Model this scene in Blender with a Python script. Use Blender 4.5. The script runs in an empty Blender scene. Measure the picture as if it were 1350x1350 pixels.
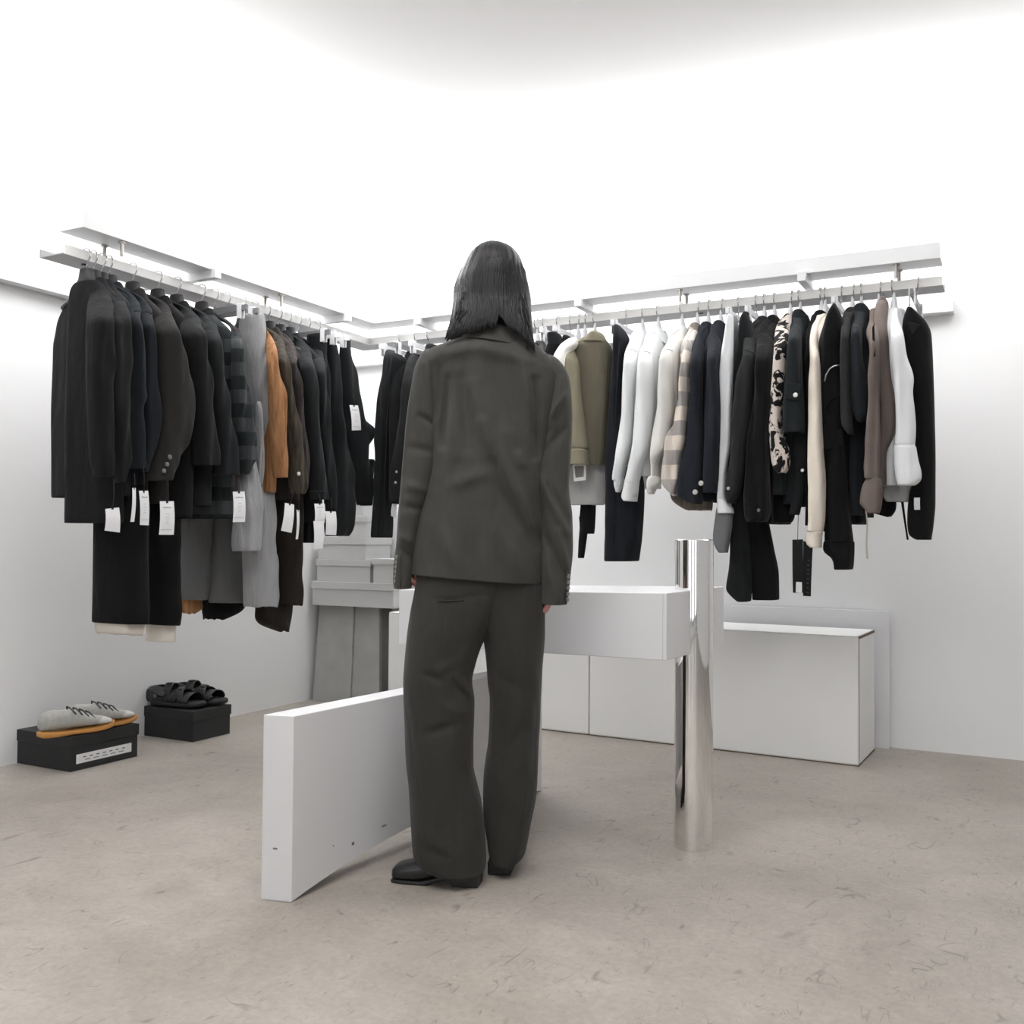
import bpy, bmesh, math, random
from mathutils import Vector, Matrix, noise
sc = bpy.context.scene
COL = sc.collection
V3 = Vector
# ------------------------------------------------------------------ camera model
YAW, PITCH, ROLL, FPX = math.radians(-27.79), math.radians(1.574), math.radians(.437), 1298.75
CAM = V3((0, 0, .91))
FW = V3((math.sin(YAW)*math.cos(PITCH), math.cos(YAW)*math.cos(PITCH), math.sin(PITCH)))
RT0 = V3((math.cos(YAW), -math.sin(YAW), 0)); UP0 = RT0.cross(FW)
RT = math.cos(ROLL)*RT0 + math.sin(ROLL)*UP0
UP = -math.sin(ROLL)*RT0 + math.cos(ROLL)*UP0
FH = V3((math.sin(YAW), math.cos(YAW), 0))          # horizontal view direction
WX, WY, CEIL = -3.59, 4.67, 2.47                     # left wall, back wall, ceiling
XR, YR = WX+.67, WY-.67                              # hanging line of the two rails
def ray(x, y): return FW + RT*((x-675)/FPX) - UP*((y-675)/FPX)
def onz(x, y, z): d = ray(x, y); return CAM + d*((z-CAM.z)/d.z)
def onx(x, y, X): d = ray(x, y); return CAM + d*((X-CAM.x)/d.x)
def ony(x, y, Y): d = ray(x, y); return CAM + d*((Y-CAM.y)/d.y)
def ond(x, y, D): d = ray(x, y); return CAM + d*(D/d.dot(FH))     # at horizontal distance D
def pix(p):
    d = p-CAM; z = d.dot(FW); return (675+FPX*d.dot(RT)/z, 675-FPX*d.dot(UP)/z)
def rackpt(rail, x, y, a): return onx(x, y, XR+a) if rail == 'L' else ony(x, y, YR-a)
NRM = {'L': V3((1, 0, 0)), 'R': V3((0, -1, 0))}      # towards the room
ALG = {'L': V3((0, 1, 0)), 'R': V3((1, 0, 0))}       # along the rail

# ------------------------------------------------------------------ materials
MATS = {}
def nmat(name):
    m = bpy.data.materials.new(name); m.use_nodes = True
    nt = m.node_tree; b = nt.nodes['Principled BSDF']
    return m, nt, b
def rgb(c):
    if isinstance(c, str):
        c = [int(c[i:i+2], 16)/255 for i in (0, 2, 4)]
        c = [((v+.055)/1.055)**2.4 if v > .04045 else v/12.92 for v in c]
    return (c[0], c[1], c[2], 1)
def N(nt, t, **k):
    n = nt.nodes.new(t)
    for a, v in k.items():
        if a in n.inputs: n.inputs[a].default_value = v
        else: setattr(n, a, v)
    return n
def plain(name, c, rough=.5, metal=0, spec=.5, bump=0, bscale=200, var=0, vscale=4):
    if name in MATS: return MATS[name]
    m, nt, b = nmat(name)
    b.inputs['Base Color'].default_value = rgb(c); b.inputs['Roughness'].default_value = rough
    b.inputs['Metallic'].default_value = metal; b.inputs['Specular IOR Level'].default_value = spec
    tc = N(nt, 'ShaderNodeTexCoord')
    if var:
        nz = N(nt, 'ShaderNodeTexNoise', Scale=vscale, Detail=5.0)
        nt.links.new(tc.outputs['Object'], nz.inputs['Vector'])
        mx = N(nt, 'ShaderNodeMix', data_type='RGBA')
        c0 = rgb(c); mx.inputs[6].default_value = tuple(v*(1-var) for v in c0[:3])+(1,)
        mx.inputs[7].default_value = tuple(min(1, v*(1+var)) for v in c0[:3])+(1,)
        nt.links.new(nz.outputs['Fac'], mx.inputs[0]); nt.links.new(mx.outputs[2], b.inputs['Base Color'])
    if bump:
        n2 = N(nt, 'ShaderNodeTexNoise', Scale=bscale, Detail=3.0)
        nt.links.new(tc.outputs['Object'], n2.inputs['Vector'])
        bp = N(nt, 'ShaderNodeBump', Strength=bump, Distance=.002)
        nt.links.new(n2.outputs['Fac'], bp.inputs['Height']); nt.links.new(bp.outputs['Normal'], b.inputs['Normal'])
    MATS[name] = m
    return m
def cloth(name, c, var=.25, rough=.95, sheen=.04, wrinkle=.5, wscale=14):
    """woven cloth: colour mottling, fine weave and small crumples"""
    if name in MATS: return MATS[name]
    m, nt, b = nmat(name)
    b.inputs['Roughness'].default_value = rough; b.inputs['Specular IOR Level'].default_value = .12
    b.inputs['Sheen Weight'].default_value = sheen; b.inputs['Sheen Roughness'].default_value = .5
    tc = N(nt, 'ShaderNodeTexCoord')
    mp = N(nt, 'ShaderNodeMapping'); mp.inputs['Scale'].default_value = (1, 1, .3)
    nt.links.new(tc.outputs['Object'], mp.inputs['Vector'])
    nz = N(nt, 'ShaderNodeTexNoise', Scale=18.0, Detail=8.0, Roughness=.65)
    nt.links.new(mp.outputs[0], nz.inputs['Vector'])
    mx = N(nt, 'ShaderNodeMix', data_type='RGBA'); c0 = rgb(c)
    mx.inputs[6].default_value = tuple(v*(1-var) for v in c0[:3])+(1,)
    mx.inputs[7].default_value = tuple(min(1, v*(1+var)) for v in c0[:3])+(1,)
    nt.links.new(nz.outputs['Fac'], mx.inputs[0]); nt.links.new(mx.outputs[2], b.inputs['Base Color'])
    n2 = N(nt, 'ShaderNodeTexNoise', Scale=float(wscale), Detail=3.0, Distortion=.6)
    nt.links.new(mp.outputs[0], n2.inputs['Vector'])
    n3 = N(nt, 'ShaderNodeTexNoise', Scale=420.0, Detail=1.0)
    nt.links.new(tc.outputs['Object'], n3.inputs['Vector'])
    b1 = N(nt, 'ShaderNodeBump', Strength=wrinkle, Distance=.02)
    b2 = N(nt, 'ShaderNodeBump', Strength=.25, Distance=.001)
    nt.links.new(n2.outputs['Fac'], b1.inputs['Height']); nt.links.new(n3.outputs['Fac'], b2.inputs['Height'])
    nt.links.new(b1.outputs['Normal'], b2.inputs['Normal']); nt.links.new(b2.outputs['Normal'], b.inputs['Normal'])
    MATS[name] = m
    return m
def check_cloth(name, c1, c2, c3, size):
    """woven check: bands across the sleeve and down it"""
    if name in MATS: return MATS[name]
    m = cloth(name, c1); nt = m.node_tree; b = nt.nodes['Principled BSDF']
    tc = N(nt, 'ShaderNodeTexCoord'); sp = N(nt, 'ShaderNodeSeparateXYZ')
    nt.links.new(tc.outputs['Object'], sp.inputs[0])
    ad = N(nt, 'ShaderNodeMath', operation='ADD'); nt.links.new(sp.outputs[0], ad.inputs[0]); nt.links.new(sp.outputs[1], ad.inputs[1])
    sq = []
    for src, k in ((sp.outputs[2], 1.0), (ad.outputs[0], 1.35)):
        mu = N(nt, 'ShaderNodeMath', operation='MULTIPLY'); mu.inputs[1].default_value = k/size
        nt.links.new(src, mu.inputs[0])
        fr = N(nt, 'ShaderNodeMath', operation='FRACT'); nt.links.new(mu.outputs[0], fr.inputs[0])
        gt = N(nt, 'ShaderNodeMath', operation='GREATER_THAN'); gt.inputs[1].default_value = .5
        nt.links.new(fr.outputs[0], gt.inputs[0]); sq.append(gt)
    m1 = N(nt, 'ShaderNodeMix', data_type='RGBA'); m1.inputs[6].default_value = rgb(c1); m1.inputs[7].default_value = rgb(c2)
    m2 = N(nt, 'ShaderNodeMix', data_type='RGBA'); m2.inputs[7].default_value = rgb(c3)
    half = N(nt, 'ShaderNodeMath', operation='MULTIPLY'); half.inputs[1].default_value = .45
    nt.links.new(sq[0].outputs[0], m1.inputs[0]); nt.links.new(sq[1].outputs[0], half.inputs[0])
    nt.links.new(half.outputs[0], m2.inputs[0]); nt.links.new(m1.outputs[2], m2.inputs[6])
    nt.links.new(m2.outputs[2], b.inputs['Base Color'])
    return m
def patch_cloth(name, c1, c2):
    """irregular dark patches on a pale ground"""
    if name in MATS: return MATS[name]
    m = cloth(name, c1); nt = m.node_tree; b = nt.nodes['Principled BSDF']
    tc = N(nt, 'ShaderNodeTexCoord')
    nz = N(nt, 'ShaderNodeTexNoise', Scale=17.0, Detail=3.0, Roughness=.6, Distortion=.8)
    nt.links.new(tc.outputs['Object'], nz.inputs['Vector'])
    cr = N(nt, 'ShaderNodeValToRGB'); cr.color_ramp.elements[0].position = .50; cr.color_ramp.elements[1].position = .525
    cr.color_ramp.elements[0].color = rgb(c1); cr.color_ramp.elements[1].color = rgb(c2)
    nt.links.new(nz.outputs['Fac'], cr.inputs[0]); nt.links.new(cr.outputs[0], b.inputs['Base Color'])
    return m
def streak_cloth(name, c1, c2, sc_=40):
    """cloth with streaky vertical yarn colours"""
    if name in MATS: return MATS[name]
    m = cloth(name, c1); nt = m.node_tree; b = nt.nodes['Principled BSDF']
    tc = N(nt, 'ShaderNodeTexCoord'); mp = N(nt, 'ShaderNodeMapping'); mp.inputs['Scale'].default_value = (1, 1, .08)
    nt.links.new(tc.outputs['Object'], mp.inputs['Vector'])
    nz = N(nt, 'ShaderNodeTexNoise', Scale=float(sc_), Detail=5.0, Roughness=.7)
    nt.links.new(mp.outputs[0], nz.inputs['Vector'])
    cr = N(nt, 'ShaderNodeValToRGB'); cr.color_ramp.elements[0].position = .35; cr.color_ramp.elements[1].position = .65
    cr.color_ramp.elements[0].color = rgb(c1); cr.color_ramp.elements[1].color = rgb(c2)
    nt.links.new(nz.outputs['Fac'], cr.inputs[0]); nt.links.new(cr.outputs[0], b.inputs['Base Color'])
    return m

# ------------------------------------------------------------------ mesh builder
class MB:
    def __init__(s): s.v = []; s.f = []
    def rings(s, rings, cap0=True, cap1=True, closed=True):
        o = len(s.v); n = len(rings[0])
        for r in rings: s.v += [tuple(p) for p in r]
        for i in range(len(rings)-1):
            for j in range(n if closed else n-1):
                k = (j+1) % n
                s.f.append((o+i*n+j, o+i*n+k, o+(i+1)*n+k, o+(i+1)*n+j))
        if cap0: s.f.append(tuple(o+j for j in range(n))[::-1])
        if cap1: s.f.append(tuple(o+(len(rings)-1)*n+j for j in range(n)))
        return s
    def hexa(s, p):                       # p: 4 bottom then 4 top points
        o = len(s.v); s.v += [tuple(q) for q in p]
        for q in ((3, 2, 1, 0), (4, 5, 6, 7), (0, 1, 5, 4), (1, 2, 6, 5), (2, 3, 7, 6), (3, 0, 4, 7)): s.f.append(tuple(o+i for i in q))
        return s
    def box(s, x0, x1, y0, y1, z0, z1):
        return s.hexa([(x0, y0, z0), (x1, y0, z0), (x1, y1, z0), (x0, y1, z0), (x0, y0, z1), (x1, y0, z1), (x1, y1, z1), (x0, y1, z1)])
    def obox(s, c, ax, ay, az):           # oriented: centre and half vectors
        c = V3(c); ax, ay, az = V3(ax), V3(ay), V3(az)
        return s.hexa([c-ax-ay-az, c+ax-ay-az, c+ax+ay-az, c-ax+ay-az, c-ax-ay+az, c+ax-ay+az, c+ax+ay+az, c-ax+ay+az])
    def tube(s, pts, r, n=8):
        pts = [V3(p) for p in pts]; rr = r if isinstance(r, (list, tuple)) else [r]*len(pts)
        rings = []; ref = None
        for i, p in enumerate(pts):
            d = (pts[min(i+1, len(pts)-1)]-pts[max(i-1, 0)]).normalized()
            if ref is None: ref = d.orthogonal().normalized()
            ref = (ref-d*ref.dot(d)).normalized(); bi = d.cross(ref)
            rings.append([p+(ref*math.cos(t)+bi*math.sin(t))*rr[i] for t in (2*math.pi*j/n for j in range(n))])
        return s.rings(rings)
    def disc(s, c, nrm, r, h, n=16):
        c = V3(c); nrm = V3(nrm).normalized()
        return s.tube([c, c+nrm*h*.7, c+nrm*h], [r, r, r*.8], n)
    def build(s, name, mat, parent=None, smooth=True, bevel=0, sub=0, angle=None):
        me = bpy.data.meshes.new(name); me.from_pydata(s.v, [], s.f)
        bm = bmesh.new(); bm.from_mesh(me)
        bmesh.ops.remove_doubles(bm, verts=bm.verts, dist=1e-6)
        bmesh.ops.recalc_face_normals(bm, faces=bm.faces); bm.to_mesh(me); bm.free()
        me.materials.append(mat)
        o = bpy.data.objects.new(name, me); COL.objects.link(o)
        if smooth:
            for p in me.polygons: p.use_smooth = True
            if angle:
                try: me.set_sharp_from_angle(angle=math.radians(angle))
                except Exception: pass
        if bevel:
            b = o.modifiers.new('bevel', 'BEVEL'); b.width = bevel; b.segments = 2; b.limit_method = 'ANGLE'
        if sub:
            q = o.modifiers.new('sub', 'SUBSURF'); q.levels = sub; q.render_levels = sub
        if parent is not None: put(o, parent)
        return o
def put(o, parent):
    o.parent = parent
    o.matrix_parent_inverse = ROOTM.get(parent.name, Matrix()).inverted() if parent.name in ROOTM else Matrix()
ROOTM = {}
def tag(o, label=None, cat=None, group=None, kind=None):
    if label: o['label'] = label
    if cat: o['category'] = cat
    if group: o['group'] = group
    if kind: o['kind'] = kind
    return o
def thing(name, loc, label, cat, group=None):
    o = bpy.data.objects.new(name, None); COL.objects.link(o); o.location = loc
    o.empty_display_size = .1
    ROOTM[o.name] = Matrix.Translation(loc)
    return tag(o, label, cat, group)
def struct(o): o['kind'] = 'structure'; return o
def lerp(a, b, t): return a+(b-a)*t
def resample(rows, n):
    """smooth the traced rows (y, left, right) into n evenly spaced ones"""
    ys = [r[0] for r in rows]; out = []
    def tang(i, k):
        if i == 0: return (rows[1][k]-rows[0][k])/(ys[1]-ys[0])
        if i == len(rows)-1: return (rows[-1][k]-rows[-2][k])/(ys[-1]-ys[-2])
        a = (rows[i][k]-rows[i-1][k])/(ys[i]-ys[i-1]); b = (rows[i+1][k]-rows[i][k])/(ys[i+1]-ys[i])
        return 0 if a*b <= 0 else 2*a*b/(a+b)
    for j in range(n):
        y = lerp(ys[0], ys[-1], j/(n-1)); i = 0
        while i < len(ys)-2 and y > ys[i+1]: i += 1
        h = ys[i+1]-ys[i]; t = (y-ys[i])/h; r = [y]
        for k in range(1, len(rows[0])):
            r.append((2*t**3-3*t*t+1)*rows[i][k]+(t**3-2*t*t+t)*h*tang(i, k)+(-2*t**3+3*t*t)*rows[i+1][k]+(t**3-t*t)*h*tang(i+1, k))
        out.append(r)
    return out
def sup(t, n):
    c, s = math.cos(t), math.sin(t); e = 2/n
    return math.copysign(abs(c)**e, c), math.copysign(abs(s)**e, s)
def fold(u, z, sd, k):
    """soft vertical cloth folds, u across, z down"""
    return (math.sin(u*k+3*math.sin(z*2.3+sd)+sd*7)*.6+.5*math.sin(u*k*1.9+2*math.sin(z*3.7+sd*2)+sd*3)
            + .7*noise.noise(V3((u*k*.35, z*4.5, sd*5.3))))
SPREAD = 180
COVE, FILL, WORLD, EXPO = 64, 42, 2.5, 0.1
# ================================================================== THE ROOM
wall_m = plain('wall_paint', (.80, .80, .80), .75, spec=.25, bump=.05, bscale=60)
ceil_m = plain('ceiling_paint', (.82, .82, .825), .8, spec=.2)
def concrete_floor():
    m, nt, b = nmat('polished_concrete'); L = nt.links.new
    tc = N(nt, 'ShaderNodeTexCoord')
    big = N(nt, 'ShaderNodeTexNoise', Scale=1.3, Detail=6.0, Roughness=.6, Distortion=.5)
    mid = N(nt, 'ShaderNodeTexNoise', Scale=7.0, Detail=8.0, Roughness=.7, Distortion=1.0)
    fine = N(nt, 'ShaderNodeTexNoise', Scale=90.0, Detail=4.0, Roughness=.7)
    for q in (big, mid, fine): L(tc.outputs['Object'], q.inputs['Vector'])
    mx = N(nt, 'ShaderNodeMix', data_type='RGBA'); mx.inputs[6].default_value = rgb((.31, .277, .24)); mx.inputs[7].default_value = rgb((.415, .376, .335))
    cr = N(nt, 'ShaderNodeMapRange'); cr.inputs[1].default_value = .3; cr.inputs[2].default_value = .7
    L(big.outputs['Fac'], cr.inputs[0]); L(cr.outputs[0], mx.inputs[0])
    m2 = N(nt, 'ShaderNodeMix', data_type='RGBA', blend_type='MULTIPLY'); m2.inputs[0].default_value = 1
    c2 = N(nt, 'ShaderNodeMapRange'); c2.inputs[1].default_value = .3; c2.inputs[2].default_value = .72; c2.inputs[3].default_value = .86; c2.inputs[4].default_value = 1.08
    L(mid.outputs['Fac'], c2.inputs[0]); L(mx.outputs[2], m2.inputs[6]); L(c2.outputs[0], m2.inputs[7])
    # trowel marks and scuffs: thin stretched wave lines, broken up by noise
    grn = N(nt, 'ShaderNodeTexNoise', Scale=55.0, Detail=6.0, Roughness=.75); L(tc.outputs['Object'], grn.inputs['Vector'])
    cg = N(nt, 'ShaderNodeMapRange'); cg.inputs[1].default_value = .32; cg.inputs[2].default_value = .68; cg.inputs[3].default_value = .88; cg.inputs[4].default_value = 1.1; L(grn.outputs['Fac'], cg.inputs[0])
    mg = N(nt, 'ShaderNodeMix', data_type='RGBA', blend_type='MULTIPLY'); mg.inputs[0].default_value = 1; L(m2.outputs[2], mg.inputs[6]); L(cg.outputs[0], mg.inputs[7])
    prev = mg
    for i, (ang, s, thr, amt) in enumerate(((.5, 3.2, .028, .55), (-.7, 2.3, .022, .62), (1.4, 4.1, .024, .64), (2.2, 5.5, .026, .6), (.1, 7.5, .03, .66), (2.8, 9.0, .03, .66))):
        mp = N(nt, 'ShaderNodeMapping'); mp.inputs['Rotation'].default_value = (0, 0, ang); mp.inputs['Scale'].default_value = (1, .35, 1); mp.inputs['Location'].default_value = (i*3.1, i*1.7, 0)
        L(tc.outputs['Object'], mp.inputs['Vector'])
        n1 = N(nt, 'ShaderNodeTexNoise', Scale=s*2, Detail=2.0, Distortion=1.2); L(mp.outputs[0], n1.inputs['Vector'])
        a = N(nt, 'ShaderNodeMath', operation='SUBTRACT'); a.inputs[1].default_value = .5; L(n1.outputs['Fac'], a.inputs[0])
        ab = N(nt, 'ShaderNodeMath', operation='ABSOLUTE'); L(a.outputs[0], ab.inputs[0])
        lt = N(nt, 'ShaderNodeMapRange'); lt.inputs[1].default_value = 0; lt.inputs[2].default_value = thr*.35; lt.inputs[3].default_value = 1; lt.inputs[4].default_value = 0
        L(ab.outputs[0], lt.inputs[0])
        n2 = N(nt, 'ShaderNodeTexNoise', Scale=s*3.3, Detail=3.0); L(tc.outputs['Object'], n2.inputs['Vector'])
        gt = N(nt, 'ShaderNodeMapRange'); gt.inputs[1].default_value = .56; gt.inputs[2].default_value = .66; L(n2.outputs['Fac'], gt.inputs[0])
        mm = N(nt, 'ShaderNodeMath', operation='MULTIPLY'); L(lt.outputs[0], mm.inputs[0]); L(gt.outputs[0], mm.inputs[1])
        mk = N(nt, 'ShaderNodeMix', data_type='RGBA', blend_type='MULTIPLY'); mk.inputs[7].default_value = (amt, amt*.98, amt*.96, 1)
        L(mm.outputs[0], mk.inputs[0]); L(prev.outputs[2], mk.inputs[6]); prev = mk
    # pits
    vo = N(nt, 'ShaderNodeTexVoronoi', Scale=26.0); L(tc.outputs['Object'], vo.inputs['Vector'])
    pm = N(nt, 'ShaderNodeMapRange'); pm.inputs[1].default_value = .05; pm.inputs[2].default_value = .12; pm.inputs[3].default_value = 1; pm.inputs[4].default_value = 0
    L(vo.outputs['Distance'], pm.inputs[0])
    n3 = N(nt, 'ShaderNodeTexNoise', Scale=6.0); L(tc.outputs['Object'], n3.inputs['Vector'])
    g3 = N(nt, 'ShaderNodeMapRange'); g3.inputs[1].default_value = .55; g3.inputs[2].default_value = .62; L(n3.outputs['Fac'], g3.inputs[0])
    pp = N(nt, 'ShaderNodeMath', operation='MULTIPLY'); L(pm.outputs[0], pp.inputs[0]); L(g3.outputs[0], pp.inputs[1])
    pk = N(nt, 'ShaderNodeMix', data_type='RGBA', blend_type='MULTIPLY'); pk.inputs[7].default_value = (.72, .71, .7, 1)
    L(pp.outputs[0], pk.inputs[0]); L(prev.outputs[2], pk.inputs[6])
    L(pk.outputs[2], b.inputs['Base Color'])
    rr = N(nt, 'ShaderNodeMapRange'); rr.inputs[3].default_value = .36; rr.inputs[4].default_value = .6; L(mid.outputs['Fac'], rr.inputs[0]); L(rr.outputs[0], b.inputs['Roughness'])
    b.inputs['Specular IOR Level'].default_value = .4
    bp = N(nt, 'ShaderNodeBump', Strength=.12, Distance=.004); L(fine.outputs['Fac'], bp.inputs['Height'])
    b2 = N(nt, 'ShaderNodeBump', Strength=.15, Distance=.01); L(mid.outputs['Fac'], b2.inputs['Height']); L(bp.outputs['Normal'], b2.inputs['Normal'])
    L(b2.outputs['Normal'], b.inputs['Normal'])
    return m
X1, Y0 = 3.4, -3.4
struct(MB().box(WX-.1, X1, Y0, WY+.1, -.12, 0).build('floor', concrete_floor(), smooth=False))
struct(MB().box(WX-.1, WX, Y0, WY+.1, 0, CEIL).build('wall_left', wall_m, smooth=False))
struct(MB().box(WX, X1, WY, WY+.1, 0, CEIL).build('wall_back', wall_m, smooth=False))
struct(MB().box(WX-.1, X1, Y0, WY+.1, CEIL, CEIL+.1).build('ceiling', ceil_m, smooth=False))

# walls behind the camera and right; windows with dark frames added to stripe the chrome
struct(MB().box(X1, X1+.1, Y0, WY+.1, 0, CEIL).build('wall_right', wall_m, smooth=False))
fw = MB(); xs = [WX-.1, -2.6, -1.0, -.5, 1.1, 1.6, 2.9, X1+.1]
for i in range(0, 8, 2): fw.box(xs[i], xs[i+1], Y0-.1, Y0, 0, CEIL)
for i in (1, 3, 5): fw.box(xs[i], xs[i+1], Y0-.1, Y0, 2.25, CEIL); fw.box(xs[i], xs[i+1], Y0-.1, Y0, 0, .12)
struct(fw.build('wall_front', wall_m, smooth=False))
frame_m = plain('added_dark_frame', (.02, .02, .022), .4)
for k, i in enumerate((1, 3, 5)):
    a, b = xs[i], xs[i+1]; w = MB()
    for x in (a, (a+b)/2-.03, b-.06): w.box(x, x+.06, Y0-.08, Y0-.02, .12, 2.25)
    w.box(a, b, Y0-.08, Y0-.02, .12, .18); w.box(a, b, Y0-.08, Y0-.02, 2.19, 2.25)
    o = w.build('added_window_%d' % (k+1), frame_m, smooth=False); struct(o)

# ================================================================== THE RAILS
alu = plain('white_aluminium', (.74, .745, .75), .38, metal=.0, spec=.6)
alu_shade = plain('shaded_aluminium', (.36, .36, .365), .5, spec=.4); lip_m = plain('lit_rail_lip', (.9, .89, .87), .3, spec=.6)  # channel darkened for its shade, lip paled for lamplight, both put into the colour
steel = plain('zinc_steel', (.42, .40, .37), .35, metal=1)
wire_m = plain('hook_wire', (.55, .54, .53), .22, metal=1)
dark_screw = plain('dark_screw', (.05, .05, .05), .4, metal=.8)
CX, CY = WX, WY
def railpt(rail, s, off, z):            # s = distance from the room corner along the wall, off = distance out from the wall
    return V3((WX+off, WY-s, z)) if rail == 'L' else V3((WX+s, WY-off, z))
def rbar(mb, rail, s0, s1, o0, o1, z0, z1, mitre=True):
    """bar along a wall from s0 (corner, mitred) to s1"""
    a = (lambda o: o) if mitre else (lambda o: s0)
    p = []
    for z in (z0, z1):
        p += [railpt(rail, a(o0), o0, z), railpt(rail, s1, o0, z), railpt(rail, s1, o1, z), railpt(rail, a(o1), o1, z)]
    return mb.hexa(p)
def hang_rail(rail, s1, bars, bolts, label):
    r = thing('hanging_rail', railpt(rail, .7, .7, 1.88), label, 'clothes rail', 'suspended aluminium hanging rails')
    rbar(MB(), rail, 0, s1, .63, .753, 1.957, 2.018).build('front_beam', alu, r, smooth=False, bevel=.002)
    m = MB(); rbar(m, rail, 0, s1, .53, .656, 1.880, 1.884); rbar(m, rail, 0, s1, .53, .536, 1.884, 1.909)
    hk = m.build('hook_rail', alu_shade, r, smooth=False)
    rbar(MB(), rail, 0, s1, .655, .661, 1.879, 1.912).build('front_lip', lip_m, hk, smooth=False)
    rbar(MB(), rail, 0, s1, .0, .06, 1.905, 1.965).build('wall_bar', alu, r, smooth=False, bevel=.002)
    for s in bars:
        rbar(MB(), rail, s-.016, s+.016, .002, .772, 1.925, 1.963, False).build('cross_bar', alu, r, smooth=False, bevel=.0015)
    for s in bolts:
        for o in (.735, .645):
            p = railpt(rail, s, o, 1.957); MB().tube([p, p-V3((0, 0, .006))], .013, 6).tube([p-V3((0, 0, .005)), p-V3((0, 0, .052 if o > .7 else .048))], .0068, 10).build('bolt', steel, r, angle=40)
    for s in [q+d for q in bolts for d in (.05,)]:
        p = railpt(rail, s, .60, 1.880); MB().tube([p, p-V3((0, 0, .004))], .009, 12).build('screw', dark_screw, r, angle=40)
    return r
def sL(x, y, z, o): return WY-onx(x, y, WX+o).y
def sR(x, y, z, o): return ony(x, y, WY-o).x-WX
hang_rail('L', 2.42, [sL(286, 366, 0, .765), sL(459.5, 421, 0, .765)], [sL(161, 318, 0, .735), sL(371, 387, 0, .735)],
          'suspended white aluminium hanging rail along the left wall')
hang_rail('R', 3.30, [sR(550, 427, 0, .765), sR(762, 403, 0, .765), sR(1057, 369, 0, .765)], [sR(896.5, 381, 0, .735), sR(1181.5, 349, 0, .735)],
          'suspended white aluminium hanging rail along the back wall')

# ================================================================== FURNITURE AND BOXES
lacq = plain('white_lacquer', (.715, .715, .725), .35, spec=.4, var=.03, vscale=3)
scuff = plain('scuff', (.16, .16, .17), .8)
def board():
    p1, pf = onz(384, 1190, 0), onz(714, 1043, 0)
    d = (pf-p1).normalized(); ln = (pf-p1).length; t = V3((-d.y, d.x, 0))*.083
    t = (onz(344, 1186, 0)-p1).normalized()*.083
    prof = []
    for i in range(25):
        q = i/24; prof.append((q*ln, .07*math.sin(math.pi*q)**.9 if 0 < i < 24 else 0))
    prof += [(ln, .452), (0, .462)]
    n = len(prof); v = []
    for o in (V3(), t): v += [p1+d*a+V3((0, 0, z))+o for a, z in prof]
    m = MB(); m.v = [tuple(q) for q in v]
    m.f = [tuple(range(n)), tuple(range(2*n-1, n-1, -1))]+[(i, (i+1) % n, n+(i+1) % n, n+i) for i in range(n)]
    o = tag(m.build('display_board', lacq, smooth=False, bevel=.002), 'thick white board with arched underside standing on edge left of the person', 'display board')
    nr = V3((d.y, -d.x, 0))
    for a, z, w, h in ((.235, .085, .005, .004), (.37, .10, .010, .0015), (.155, .1, .002, .0015)):
        MB().obox(p1+d*a+V3((0, 0, z))+nr*.0003, d*w, V3((0, 0, h)), nr*.0004).build('scuff_mark', scuff, o, smooth=False)
    for a, z, w, h in ((.55, .13, .14, .002),):
        MB().obox(p1+t*a+V3((0, 0, z))-d*.0003, t*w*.5, V3((0, 0, h)), d*.0004).build('scuff_mark', scuff, o, smooth=False)
board()
def display_box():
    A0, A1, B0, B1, F0, F1 = ond(878.5, 871, 2.749), ond(879, 782, 2.749), ond(954, 850.5, 3.16), ond(954.3, 773.3, 3.16), ond(526, 849, 3.36), ond(526, 777.5, 3.36)
    G0, G1 = F0+(B0-A0), F1+(B1-A1)
    r = thing('display_box', (A0+G0)/2, 'long white lacquered box fixed level across the chrome post', 'display box')
    MB().hexa([F0, A0, B0, G0, F1, A1, B1, G1]).build('body', lacq, r, smooth=False, bevel=.002)
    # the joint of the end panel
    e = (A0-F0).normalized(); n = (B0-A0).normalized()
    MB().hexa([A0-e*.012-n*.0006, A0-e*.0112-n*.0006, A0-e*.0112, A0-e*.012, A1-e*.012-n*.0006, A1-e*.0112-n*.0006, A1-e*.0112, A1-e*.012]).build('panel_joint', plain('joint_grey', (.4, .4, .4), .6), r, smooth=False)
display_box()
chrome = plain('chrome', (.86, .85, .84), .045, metal=1)
fr = onz(919, 1124, 0); ax = fr+FH*.058; ztop = ond(918.5, 711.3, 2.93).z
R_ = .0575
prof = [(R_-.004, 0.0), (R_, .0), (R_, ztop-.002), (R_-.002, ztop), (R_-.006, ztop), (R_-.006, ztop-.05)]
m = MB(); m.rings([[ax+V3((math.cos(t)*r, math.sin(t)*r, z)) for t in (2*math.pi*j/96 for j in range(96))] for r, z in prof], True, True)
post = thing('steel_post', ax, 'mirror polished chrome tube post standing on the concrete floor', 'post')
m.build('tube', chrome, post, angle=30)

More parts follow.
